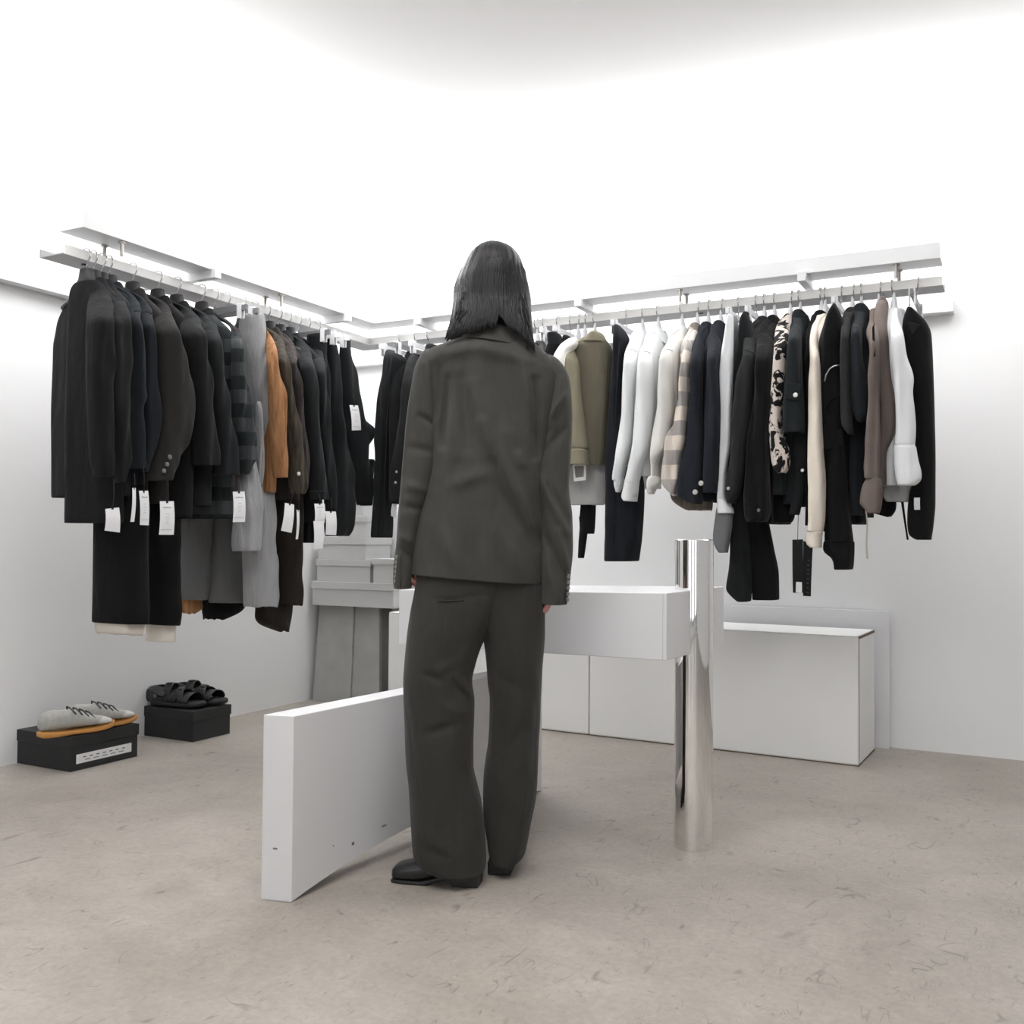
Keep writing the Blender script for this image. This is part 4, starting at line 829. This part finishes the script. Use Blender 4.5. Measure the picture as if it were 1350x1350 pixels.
# --- the body: one continuous skinned figure with five fingered hands
def body():
    V, E, Rr = [], [], []
    def add(p, r, par=None):
        V.append(p); Rr.append(r)
        if par is not None: E.append((par, len(V)-1))
        return len(V)-1
    def at(x, y, dd=0): return ond(x, y, DB+dd)
    pel = add(at(634, 790), .085); ab = add(at(634, 700), .08, pel); ch = add(at(640, 560), .085, ab); nb = add(at(649, 470), .06, ch)
    nk = add(at(650, 425, .015), (.048, .05), nb); hb = add(at(649, 398, .03), (.066, .08), nk); hm = add(at(648, 370, .03), (.073, .09), hb); ht = add(at(648, 343, .025), (.05, .065), hm)
    for sx, el, wr, sgn in (((583, 482), (552, 625), (533, 718), -1), ((720, 487), (732, 640), (730, 752), 1)):
        s = add(at(*sx), .055, ch); e = add(at(*el), .042, s); w = add(at(*wr), .028, e)
        W0 = V[w]
        kx, ky = (537, 752) if sgn < 0 else (725, 790)
        pm = add((W0+at(kx, ky))*.5+FH*.005, (.016, .038), w)
        K0 = at(kx, ky)
        inn = -RT0*sgn                                    # towards the thigh
        dn = V3((0, 0, -1))
        for q, (off, ln) in enumerate(((-.030, .062), (-.010, .072), (.011, .076), (.031, .070))):
            k = add(K0+FH*off+dn*(.0 if q else -.004), .0105, pm)
            a1 = add(V[k]+(dn*.86+inn*.35+FH*.1)*ln*.5, .0088, k)
            a2 = add(V[a1]+(dn*.42+inn*.75+FH*.25)*ln*.34, .0078, a1)
            add(V[a2]+(dn*.0+inn*.8+FH*.3)*ln*.26, .0066, a2)
        th0 = add(W0+dn*.035+FH*.035+inn*.008, .013, pm); th1 = add(V[th0]+dn*.035+FH*.018+inn*.012, .0105, th0); add(V[th1]+dn*.028+FH*.004+inn*.012, .008, th1)
    for hp, kn, an, D, hd in (((600, 815), (584, 965), (603, 1120), DL, HL), ((677, 815), (678, 965), (664, 1112), DR, HR_)):
        a = add(at(*hp), .06, pel); k = add(ond(*kn, (DB+D)/2+.01), .06, a); an_ = add(ond(*an, D), .042, k)
        add(V3((ond(*an, D).x, ond(*an, D).y, .05))+FH*.02, .032, an_)
    me = bpy.data.meshes.new('person_skin'); me.from_pydata([tuple(p) for p in V], E, [])
    o = bpy.data.objects.new('person', me); COL.objects.link(o)
    o.modifiers.new('skin', 'SKIN'); s = o.modifiers.new('sub', 'SUBSURF'); s.levels = 2; s.render_levels = 2
    sv = me.skin_vertices[0].data
    for i, r in enumerate(Rr): sv[i].radius = r if isinstance(r, tuple) else (r, r)
    sv[0].use_root = True
    bpy.context.view_layer.update()
    dg = bpy.context.evaluated_depsgraph_get(); m2 = bpy.data.meshes.new_from_object(o.evaluated_get(dg))
    o.modifiers.clear(); o.data = m2
    # carve the face on the far side: nose, brow, chin, lips
    c = at(648, 374, .03)
    for v in m2.vertices:
        d = v.co-c; f, l, u = d.dot(FH), d.dot(RT0), d.z
        if f > .02 and abs(u) < .13:
            g = lambda l0, u0, wl, wu: math.exp(-((l-l0)/wl)**2-((u-u0)/wu)**2)
            v.co += FH*(.024*g(0, -.025, .012, .022)+.006*g(0, .02, .05, .012)-.008*g(.032, 0, .016, .012)-.008*g(-.032, 0, .016, .012)+.012*g(0, -.085, .03, .02)+.006*g(0, -.055, .02, .006)-.003*g(0, -.062, .022, .003))
    for p in m2.polygons: p.use_smooth = True
    m2.materials.clear(); m2.materials.append(skin_m)
    tag(o, 'person with long black hair in an olive grey suit, seen from behind', 'person')
    eye = plain('eye_white', (.7, .7, .7), .2)
    for s_ in (-1, 1):
        e = c+FH*.078+RT0*.032*s_
        MB().rings([[e+FH*(.012*math.cos(a))+(RT0*math.cos(t)+V3((0, 0, 1))*math.sin(t))*.012*math.sin(a) for t in (2*math.pi*j/12 for j in range(12))] for a in (math.pi*i/8 for i in range(1, 8))]).build('eye', eye, o)
        q = c+RT0*.066*s_-FH*.005-V3((0, 0, .01))
        MB().tube([q+V3((0, 0, .028)), q+V3((0, 0, .02))-FH*.012+RT0*.006*s_, q-FH*.01+RT0*.007*s_, q-V3((0, 0, .028))], [.006, .010, .009, .006], 10).build('ear', skin_m, o)
    MB().tube([c+FH*.094+RT0*a-V3((0, 0, .058+.4*a*a*8)) for a in (-.022, -.01, 0, .01, .022)], [.002, .005, .004, .005, .002], 8).build('lips', plain('lips', (.4, .12, .11), .4), o)
    return o
person = body()
# --- jacket
jc = [(593, 500, 586, 585, 6, -.013), (584, 470, 576, 545, 4, -.006), (603, 470, 604, 600, 9, .006), (627, 505, 648, 600, 6, .008), (612, 500, 620, 590, 7, -.006), (650, 480, 668, 560, 9, -.008), (668, 470, 690, 560, 8, -.006), (690, 480, 703, 560, 6, .007), (705, 500, 707, 600, 5, -.012),
      (640, 560, 700, 690, 9, .009), (655, 640, 700, 720, 9, -.006), (685, 600, 708, 700, 5, .008), (690, 620, 712, 720, 5, -.010), (600, 640, 640, 625, 9, .005), (580, 690, 600, 740, 9, .005), (655, 470, 656, 775, 2.2, -.003), (585, 640, 575, 740, 10, -.005), (660, 700, 690, 760, 10, .005),
      (640, 462, 700, 476, 7, .004), (575, 470, 640, 458, 8, .005)]
jc = [c[:5]+(c[5]*2.3,) for c in jc]
jm = vloft([(436, 618, 684), (441, 606, 696), (446, 590, 705), (451, 573, 711), (457, 562, 717), (465, 556, 727), (474, 553, 735), (484, 555, 740), (505, 559, 741), (540, 566, 734), (600, 568, 720), (660, 558, 717), (700, 549, 717), (740, 543, 716), (766, 541.5, 714)], DB, (.10, .125), jc, n=96, step=3, amp=.0055, sd=1.3, capr=9, slant=7, expo=2.25)
jacket = jm.build('jacket', suit, person, sub=1)
lc = [(565, 480, 583, 560, 5, .006), (575, 500, 581, 570, 5, -.008), (556, 548, 578, 562, 4, -.006), (545, 590, 572, 596, 6, -.004), (540, 640, 566, 648, 6, .005), (537, 668, 560, 672, 5, -.005), (545, 475, 532, 620, 4, .004), (536, 560, 528, 690, 3, .003), (528, 705, 548, 716, 6, .004), (527, 722, 546, 738, 5, -.004)]
lc = [c[:5]+(c[5]*2.3,) for c in lc]
sl = vloft([(459, 561, 571), (464, 556, 577), (472, 551, 581), (485, 546.5, 582.5), (500, 544, 583), (540, 537.5, 583), (600, 532, 579.5), (640, 528.5, 571), (680, 525, 557), (710, 523.2, 550.5), (740, 520, 546), (765, 518.7, 543.5), (777, 520, 542)], (DB+.012, DB-.02), (.070, .055), lc, n=56, step=3, amp=.005, sd=6.1, capr=8).build('sleeve', suit, jacket, sub=1)
rc = [(738, 500, 725, 560, 5, .007), (727, 500, 712, 590, 5, -.010), (745, 520, 722, 552, 4, .006), (748, 560, 715, 600, 6, -.005), (712, 630, 745, 700, 6, .007), (708, 650, 722, 720, 5, -.007), (722, 640, 748, 690, 5, -.006), (735, 700, 748, 750, 4, .006), (720, 710, 744, 770, 5, -.007), (716, 740, 735, 790, 6, .004), (750, 560, 748, 640, 4, .004)]
rc = [c[:5]+(c[5]*2.3,) for c in rc]
sr = vloft([(467, 717, 728), (471, 715, 734.5), (477, 714, 741), (485, 713.5, 746.5), (496, 713.5, 750.5), (515, 714, 753), (549, 711, 754.5), (600, 706.5, 752.5), (640, 704.3, 750), (680, 708, 754.5), (720, 712, 755.5), (757, 713.3, 752.5), (785, 713.6, 749.5), (798, 714, 747.5)], (DB+.012, DB-.02), (.070, .058), rc, n=56, step=3, amp=.005, sd=8.7, capr=8).build('sleeve', suit, jacket, sub=1)
cm = vloft([(426, 640, 660), (429, 630, 671), (434, 618, 683), (439, 610, 691), (445, 605.5, 697), (450, 604, 701)], DB-.005, (.070, .092), (), n=64, step=2, amp=.001, sd=2, hem=True, slant=9, expo=2.2).build('collar', suit, jacket, sub=1)
def plate_btn(x, y, D, r=.0075):
    p = ond(x, y, D); return MB().disc(p, -FH, r, .006, 14).build('button', horn, jacket, angle=40)
for k in range(6): plate_btn(524.2-.35*k, 735+k*6.2, DB-.071+.012, .0065)
for k in range(5): plate_btn(749.3-.4*k, 760+k*7.6, DB-.06, .006)
MB().tube([ond(x, y, DB-.075) for x, y in ((529.5, 725), (527.6, 735), (528.3, 755), (528, 775))], .0016, 6).build('cuff_vent', suit, jacket)
MB().tube([ond(x, y, DB-.068) for x, y in ((748, 752), (747, 765), (745.6, 797))], .0016, 6).build('cuff_vent', suit, jacket)
# --- trousers
tc_ = [(656, 784, 641, 838, 3, -.012), (600, 790, 650, 782, 4, -.004), (575, 789, 610, 792, 2.5, -.004), (575, 800, 595, 860, 10, .006), (668, 800, 712, 790, 6, .006), (650, 830, 690, 800, 7, .006)]
tm = vloft([(740, 551, 708), (760, 550, 710), (778, 552, 710)], DB+.005, (.096, .09), tc_, n=96, step=3, amp=.002, sd=3.1, hem=False)
trousers = tm.build('trousers', trs, person, sub=1)
ll = [(564, 887, 584, 897, 5, -.010), (582, 884, 600, 872, 6, .007), (604, 892, 624, 922, 5, .011), (606, 905, 618, 925, 4, -.008), (568, 966, 600, 956, 6, -.009), (590, 930, 624, 944, 8, .008), (548, 940, 558, 1020, 3.5, .005), (541, 905, 548, 950, 4, .004), (614, 1000, 632, 1070, 3, .005), (560, 1090, 600, 1130, 9, .007), (572, 1120, 596, 1128, 6, -.007), (600, 1040, 596, 1110, 9, -.004), (625, 850, 600, 890, 8, .005)]
vloft([(748, 552, 692), (765, 549, 691), (785, 546, 686), (805, 542, 676), (825, 539, 660), (840, 537, 645), (850, 536, 638), (880, 533.5, 627.5), (905, 532, 622.5), (932, 532.5, 625.5), (958, 533.5, 625), (994, 534.5, 624), (1018, 536, 624), (1047, 539, 629.5), (1070, 540.5, 635), (1100, 542, 638.5), (1136, 544.5, 640.7), (1150, 551, 641), (1157.5, 566, 640.5)], (DB-.002, DL+.01), (.108, .105), ll+tc_, n=72, step=3, amp=.004, sd=5.5, capr=2).build('trouser_leg', trs, trousers, sub=1)
rl = [(703, 930, 684, 1122, 3.5, .007), (655, 890, 690, 910, 8, -.005), (700, 870, 712, 920, 6, .005), (650, 1000, 668, 1060, 8, .005), (690, 960, 670, 985, 7, -.005), (660, 1090, 680, 1120, 8, .004)]
vloft([(748, 606, 710), (765, 608, 713), (785, 612, 716), (805, 618, 718), (825, 628, 718.5), (840, 634.5, 718.5), (850, 637.5, 718), (884, 641.5, 715.3), (905, 642.8, 714.3), (929, 645.5, 713), (958, 645, 712), (985, 643.5, 710.5), (1010, 640, 709.5), (1032, 637.5, 708.7), (1062, 636.5, 706.5), (1092, 638, 700.5), (1120, 642, 695.5), (1136, 644, 691.5), (1143, 648, 682)], (DB+.002, DR+.01), (.104, .10), rl, n=72, step=3, amp=.004, sd=7.7, capr=2).build('trouser_leg', trs, trousers, sub=1)
# back pocket welt under the jacket hem
MB().tube([ond(x, y, DB-.1085) for x, y in ((577, 791), (590, 792.3), (612, 791.5))], .002, 6).build('pocket_welt', trs, trousers)
# --- shoes
def boot(H, toe_dir, L, sgn):
    d = toe_dir.normalized(); w = V3((-d.y, d.x, 0)); o = H-d*.0
    prof = [(0, .026, .03, .085), (.02, .033, .03, .095), (.06, .033, .03, .10), (.10, .033, .024, .085), (.14, .040, .010, .066), (.18, .044, .006, .055), (.215, .043, .006, .048), (.24, .039, .008, .042), (.25, .034, .012, .034)]
    rings = []
    for u, hw, zb, zt in prof:
        u = u/.25*L; r = []
        for j in range(24):
            ct, st = sup(2*math.pi*j/24, 2.8 if u < .6*L else 3.4)
            r.append(o+d*u+w*hw*ct+V3((0, 0, (zb+zt)/2+(zt-zb)/2*st)))
        rings.append(r)
    root = MB().rings(rings).build('boot', leather, person, sub=1)
    s = MB()
    out = [(0, .028), (.02, .036), (.06, .036), (.10, .035), (.14, .040), (.18, .043), (.22, .042), (.24, .038), (.249, .033)]
    s.rings([[o+d*(u/.25*L)-w*hw+V3((0, 0, z)) for z in (0, )]+[o+d*(u/.25*L)+w*hw+V3((0, 0, 0)), o+d*(u/.25*L)+w*hw+V3((0, 0, .010)), o+d*(u/.25*L)-w*hw+V3((0, 0, .010))] for u, hw in out[4:]])
    s.hexa([o+d*a+w*b for a, b in ((-.002, -.030), (.068, -.034), (.068, .034), (-.002, .030))]+[o+d*a+w*b+V3((0, 0, .036)) for a, b in ((-.004, -.032), (.075, -.034), (.075, .034), (-.004, .032))])
    s.hexa([o+d*a+w*b+V3((0, 0, z)) for a, b, z in ((.06, -.034, .024), (.16/.25*L, -.042, .0), (.16/.25*L, .042, .0), (.06, .034, .024))]+[o+d*a+w*b+V3((0, 0, z)) for a, b, z in ((.06, -.034, .034), (.16/.25*L, -.042, .01), (.16/.25*L, .042, .01), (.06, .034, .034))])
    s.build('sole', plain('black_rubber', (.012, .012, .012), .5), root, smooth=False, bevel=.003)
HLc = onz(632, 1166.5, 0)
boot(HLc, onz(520, 1158, 0)-HLc, (onz(519.5, 1158, 0)-HLc).length, -1)
boot(onz(658, 1154, 0), FH*1+RT0*.12, .25, 1)
# --- hair
hair_m, nt, b_ = nmat('black_hair'); b_.inputs['Base Color'].default_value = (.0085, .0078, .0085, 1); b_.inputs['Roughness'].default_value = .45; b_.inputs['Specular IOR Level'].default_value = .4
tc = N(nt, 'ShaderNodeTexCoord'); mp = N(nt, 'ShaderNodeMapping'); mp.inputs['Scale'].default_value = (260, 260, 3); nz = N(nt, 'ShaderNodeTexNoise', Scale=1.0, Detail=3.0)
nt.links.new(tc.outputs['Object'], mp.inputs['Vector']); nt.links.new(mp.outputs[0], nz.inputs['Vector'])
bp = N(nt, 'ShaderNodeBump', Strength=.7, Distance=.004); nt.links.new(nz.outputs['Fac'], bp.inputs['Height']); nt.links.new(bp.outputs['Normal'], b_.inputs['Normal'])
def hair_loft(mb, rows, D, th, n=110, capr=0, sd=0, amp=.004, expo=2.1):
    K = max(8, int((rows[-1][0]-rows[0][0])/2.5)); R = resample(rows, K); rings = []
    for i, (y, xl, xr) in enumerate(R):
        t = i/(K-1); d_ = lerp(D[0], D[1], t) if isinstance(D, tuple) else D; th_ = lerp(th[0], th[1], t) if isinstance(th, tuple) else th
        h_ = th_*(math.sqrt(max(.01, 1-(1-(i+.4)/capr)**2)) if capr and i < capr else 1)
        r = []
        for j in range(n):
            a = 2*math.pi*j/n; ct, st = sup(a, expo)
            p = ond((xl+xr)/2+(xr-xl)/2*ct, y, d_); p = p-FH*h_*st
            f = noise.noise(V3((a*11+.5*math.sin(y*.03), y*.012, sd)))+.6*noise.noise(V3((a*27+y*.01, y*.02, sd+3)))
            r.append(p-FH*f*amp*(1 if st > 0 else -1)*min(1, i/6)+RT0*ct*f*amp*.25)
        rings.append(r)
    c = sum(rings[-1], V3())/n; rings.append([lerp(p, c, .5)+V3((0, 0, .004)) for p in rings[-1]])
    mb.rings(rings)
hm_ = MB()
hair_loft(hm_, [(322, 644, 656), (324.5, 635, 664), (329, 628, 674), (336, 621, 682), (346, 614.5, 688), (358, 609, 691), (377, 601.8, 694.5), (398, 601, 696), (412, 606, 692), (430, 618, 684)], DB+.03, .125, capr=14)
hair_loft(hm_, [(400, 606, 692), (422, 601, 698), (438, 596, 701), (447, 594, 702)], DB+.02, .06, n=60, sd=9)
rn = random.Random(11)
HROWS = [(322, 646, 654), (324.5, 635, 664), (329, 628, 674), (336, 621, 682), (346, 614.5, 688), (358, 609, 691), (377, 601.8, 694.5), (404, 599, 698), (424, 599.3, 700)]
def hx(y, q):
    y = max(HROWS[0][0], min(HROWS[-1][0], y)); k = 0
    while k < len(HROWS)-2 and y > HROWS[k+1][0]: k += 1
    a, b = HROWS[k], HROWS[k+1]; t = (y-a[0])/(b[0]-a[0]); l, r = lerp(a[1], b[1], t), lerp(a[2], b[2], t)
    return (l+r)/2+(r-l)/2*q
for k in range(210):
    q = -1+2*(k+rn.random())/210; q = math.copysign(abs(q)**.85, q); sp = .12+.08*math.sin(k*1.7)
    if q < sp:
        u = (q+1)/(1+sp); ex, ey = 588.5+u**1.25*66+rn.uniform(-2, 3), 450-u*17+rn.uniform(-5, 1)
    else:
        u = (1-q)/(1-sp); ex, ey = 705.5-u**1.2*34+rn.uniform(-3, 1), 466-u**.8*32+rn.uniform(-6, 1)
    y0 = rn.uniform(324, 334); yb = rn.uniform(396, 404); P = []; K = 15
    for i in range(K):
        t = i/(K-1)
        if t < .68:
            y = lerp(y0, yb, t/.68); x = hx(y, q*(.55+.45*min(1, t/.25)))+.7*math.sin(y*.08+k)
        else:
            v = (t-.68)/.32; y = lerp(yb, ey, v); x = lerp(hx(yb, q), ex, v*v*(2-v) if q < sp else v**1.5)
        qq = (x-hx(y, 0))/max(6, (hx(y, 1)-hx(y, -1))/2); dome = math.sqrt(max(.0, 1-min(1, qq*qq))); cap = math.sqrt(max(.05, 1-max(0, (346-y)/24)**2)) if y < 346 else 1
        dd = DB+.03-.122*dome*cap
        if t > .6: dd = lerp(dd, DB-.103+.012*abs(qq), min(1, (t-.6)/.3))
        P.append(ond(x, y, dd-rn.uniform(0, .0015)))
    hm_.tube(P, [.0045]+[.0062]*(K-5)+[.0052, .004, .0026, .0008], 6)
rn = random.Random(5)
for k in range(60):
    left = k % 2; t0 = rn.uniform(0, 1)
    if left: pts = [(612-6*t0+rn.uniform(-2, 10), 385), (603+rn.uniform(-3.5, 14), 410), (600+rn.uniform(-3, 10), 428), (588+rn.uniform(0, 20), 446+rn.uniform(-8, 2))]
    else: pts = [(690+rn.uniform(-14, 4), 385), (697+rn.uniform(-14, 2), 410), (699+rn.uniform(-10, 3), 432), (703+rn.uniform(-9, 3), 458+rn.uniform(-10, 6))]
    dd = DB-.075-rn.uniform(0, .022) if rn.random() > .35 else DB-.04
    K = 10; P = []
    for i in range(K):
        t = i/(K-1)*3; a = min(2, int(t)); u = t-a; P.append(ond(lerp(pts[a][0], pts[a+1][0], u), lerp(pts[a][1], pts[a+1][1], u), dd+(.03 if i < 3 else 0)))
    hm_.tube(P, [.0012]*(K-2)+[.0008, .0003], 4)
hair = hm_.build('hair', hair_m, person)
# ================================================================== SHOES ON THE BLACK BOXES
sneak_mesh = plain('grey_mesh_fabric', (.40, .395, .37), .85, var=.25, vscale=60, bump=.3, bscale=300); gum = plain('gum_rubber', (.52, .24, .06), .5, var=.15, vscale=30)
lace_m = plain('dark_lace', (.06, .06, .06), .8); sneak_lt = plain('pale_toe_fabric', (.56, .55, .52), .8)
def foot_rings(o, d, prof, n=22, e=2.4):
    w = V3((-d.y, d.x, 0)); R = []
    for u, hw, zb, zt, sh in prof:
        R.append([o+d*u+w*(sh+hw*sup(2*math.pi*j/n, e)[0])+V3((0, 0, (zb+zt)/2+(zt-zb)/2*sup(2*math.pi*j/n, e)[1])) for j in range(n)])
    return R, w
def sneaker(o, d, label):
    r = thing('sneaker', o+d*.14, label, 'sneaker', 'pair of sneakers on a shoe box')
    R, w = foot_rings(o, d, [(.0, .022, .03, .075, 0), (.015, .034, .028, .098, 0), (.05, .037, .026, .105, 0), (.09, .036, .026, .098, 0), (.13, .039, .026, .098, 0), (.17, .043, .026, .082, 0), (.21, .045, .026, .066, 0), (.25, .042, .026, .056, .0), (.28, .03, .027, .043, 0)])
    up = MB().rings(R).build('upper', sneak_mesh, r, sub=1)
    R, w = foot_rings(o, d, [(.20, .0465, .026, .062, 0), (.235, .0455, .026, .060, 0), (.26, .041, .026, .054, 0), (.284, .03, .027, .044, 0)])
    MB().rings(R).build('toe_cap', sneak_lt, up, sub=1)
    R, w = foot_rings(o, d, [(-.004, .022, .004, .030, 0), (.02, .037, 0, .026, 0), (.07, .038, 0, .022, 0), (.12, .037, .002, .02, 0), (.19, .045, 0, .022, 0), (.25, .045, .003, .026, 0), (.285, .034, .012, .036, 0), (.295, .02, .020, .040, 0)], e=4)
    MB().rings(R).build('sole', gum, r, sub=1)
    m = MB()
    for u, z in ((.115, .104), (.14, .098), (.165, .089), (.19, .079)):
        m.tube([o+d*(u+.012)+w*.038+V3((0, 0, z-.022)), o+d*u+w*.02+V3((0, 0, z+.002)), o+d*(u-.004)-w*.02+V3((0, 0, z+.002)), o+d*(u+.012)-w*.038+V3((0, 0, z-.022))], .003, 6)
    m.build('laces', lace_m, up)
d1 = V3((.25, 1, 0)).normalized()
T1 = rackpt('L', 0, 0, 0)
def top_pt(x, y, z): p = onz(x, y, z); return V3((p.x, p.y, z))
s1 = top_pt(176, 952.5, HB2)-d1*.285; sneaker(V3((s1.x, s1.y, HB2)), d1, 'grey mesh sneaker with amber sole, on the wall side of its box')
s2 = top_pt(146, 960.5, HB2)-d1*.285; sneaker(V3((s2.x, s2.y, HB2)), d1, 'grey mesh sneaker with amber sole, on the room side of its box')
strap_m = plain('black_strap', (.012, .012, .0125), .38, spec=.5, bump=.2, bscale=160); footbed = plain('black_footbed', (.010, .010, .0105), .6)
def sandal(o, d, label, sg):
    r = thing('strap_sandal', o+d*.13, label, 'sandal', 'pair of sandals on a shoe box')
    R, w = foot_rings(o, d, [(.0, .026, 0, .036, 0), (.02, .040, 0, .038, 0), (.09, .040, 0, .034, 0), (.15, .046, 0, .032, 0), (.21, .051, .002, .032, 0), (.25, .043, .006, .034, 0), (.275, .024, .010, .032, 0)], e=3.6)
    MB().rings(R).build('sole', footbed, r, sub=1)
    def strap(pts, hw, nm='strap', t=.004):
        rings = []
        for i, (u, b, z) in enumerate(pts):
            a, c = pts[max(0, i-1)], pts[min(len(pts)-1, i+1)]
            P = o+d*u+w*b+V3((0, 0, z)); tg = (d*(c[0]-a[0])+w*(c[1]-a[1])+V3((0, 0, c[2]-a[2]))).normalized()
            ctr = o+d*u+V3((0, 0, .03)); nn = (P-ctr); nn = (nn-tg*nn.dot(tg)).normalized() if nn.length > 1e-4 else V3((0, 0, 1)); bb = tg.cross(nn)
            rings.append([P+bb*hw+nn*t, P-bb*hw+nn*t, P-bb*hw, P+bb*hw])
        return MB().rings(rings).build(nm, strap_m, r, sub=1)
    arch = lambda u0, u1, h, k=8, bw=.043: [(lerp(u0, u1, i/k), bw*math.cos(math.pi*i/k), .022+h*math.sin(math.pi*i/k)**.75) for i in range(k+1)]
    strap(arch(.215, .195, .046, bw=.049), .026); strap(arch(.185, .13, .060, bw=.048), .024); strap(arch(.13, .18, .066, bw=.047), .020); strap(arch(.095, .10, .085, bw=.042), .024)
    strap([(.10, .041, .055), (.06, .040, .075), (.02, .034, .085), (-.004, .0, .088), (.02, -.034, .085), (.06, -.040, .075), (.10, -.041, .055)], .024, 'heel_strap')
    strap([(.01, .037, .02), (.006, .034, .05), (.004, .028, .085)], .02); strap([(.01, -.037, .02), (.006, -.034, .05), (.004, -.028, .085)], .02)
    for u, b, z in ((.10, -.012, .106), (.165, -.016, .083)):
        MB().obox(o+d*u+w*b+V3((0, 0, z)), d*.011, w*.013, V3((0, 0, .0035))).build('buckle', footbed, r, smooth=False, bevel=.002)
sd_ = V3((.93, .62, 0)).normalized()
def box_pt(fx, fy): return V3((SB1.x-.33*(1-fx), SB1.y+.237*fy, HB1))
sandal(box_pt(.12, .16)+V3((0, 0, 0)), V3((.98, .18, 0)).normalized(), 'black strap sandal nearest the camera on its box', 1)
sandal(box_pt(.20, .62), V3((.98, .18, 0)).normalized(), 'black strap sandal behind its twin, against the wall', -1)

# ================================================================== LIGHT AND CAMERA
def area(name, loc, sx, sy, rot, w, col=(1, 1, 1)):
    l = bpy.data.lights.new(name, 'AREA'); l.shape = 'RECTANGLE'; l.size, l.size_y, l.energy, l.color = sx, sy, w, col
    if name == 'cove_light': l.spread = math.radians(SPREAD)
    o = bpy.data.objects.new(name, l); COL.objects.link(o); o.location = loc; o.rotation_euler = rot; return o
PI = math.pi
# cove light strips lying on top of both rails, shining up at wall and ceiling
area('cove_light', (WX+.69, WY-.62-1.0, 2.03), .16, 3.6, (PI, 0, 0), COVE, (1, 1, 1))
area('cove_light', (WX+.62+1.7, WY-.69, 2.03), 3.6, .16, (PI, 0, 0), COVE, (1, 1, 1))
# added soft fill lamp under the ceiling, out of view ahead of the camera
area('fill_panel', (-.75, 1.1, CEIL-.01), 1.8, 1.8, (0, 0, 0), FILL, (1, .985, .97))
wd = bpy.data.worlds.new('daylight'); sc.world = wd; wd.use_nodes = True
wd.node_tree.nodes['Background'].inputs[0].default_value = (.93, .96, 1, 1); wd.node_tree.nodes['Background'].inputs[1].default_value = WORLD
cd_ = bpy.data.cameras.new('camera'); cam = bpy.data.objects.new('camera', cd_); COL.objects.link(cam)
cd_.sensor_fit = 'HORIZONTAL'; cd_.sensor_width = 36; cd_.lens = FPX/1350*36; cd_.clip_start = .05
cam.matrix_world = Matrix(((RT.x, UP.x, -FW.x, CAM.x), (RT.y, UP.y, -FW.y, CAM.y), (RT.z, UP.z, -FW.z, CAM.z), (0, 0, 0, 1)))
sc.camera = cam
sc.view_settings.view_transform = 'Standard'; sc.view_settings.look = 'None'; sc.view_settings.gamma = 1; sc.view_settings.exposure = EXPO
try: sc.view_settings.use_curve_mapping = False
except Exception: pass
sc.cycles.max_bounces = 8; sc.cycles.diffuse_bounces = 5; sc.cycles.use_denoising = True
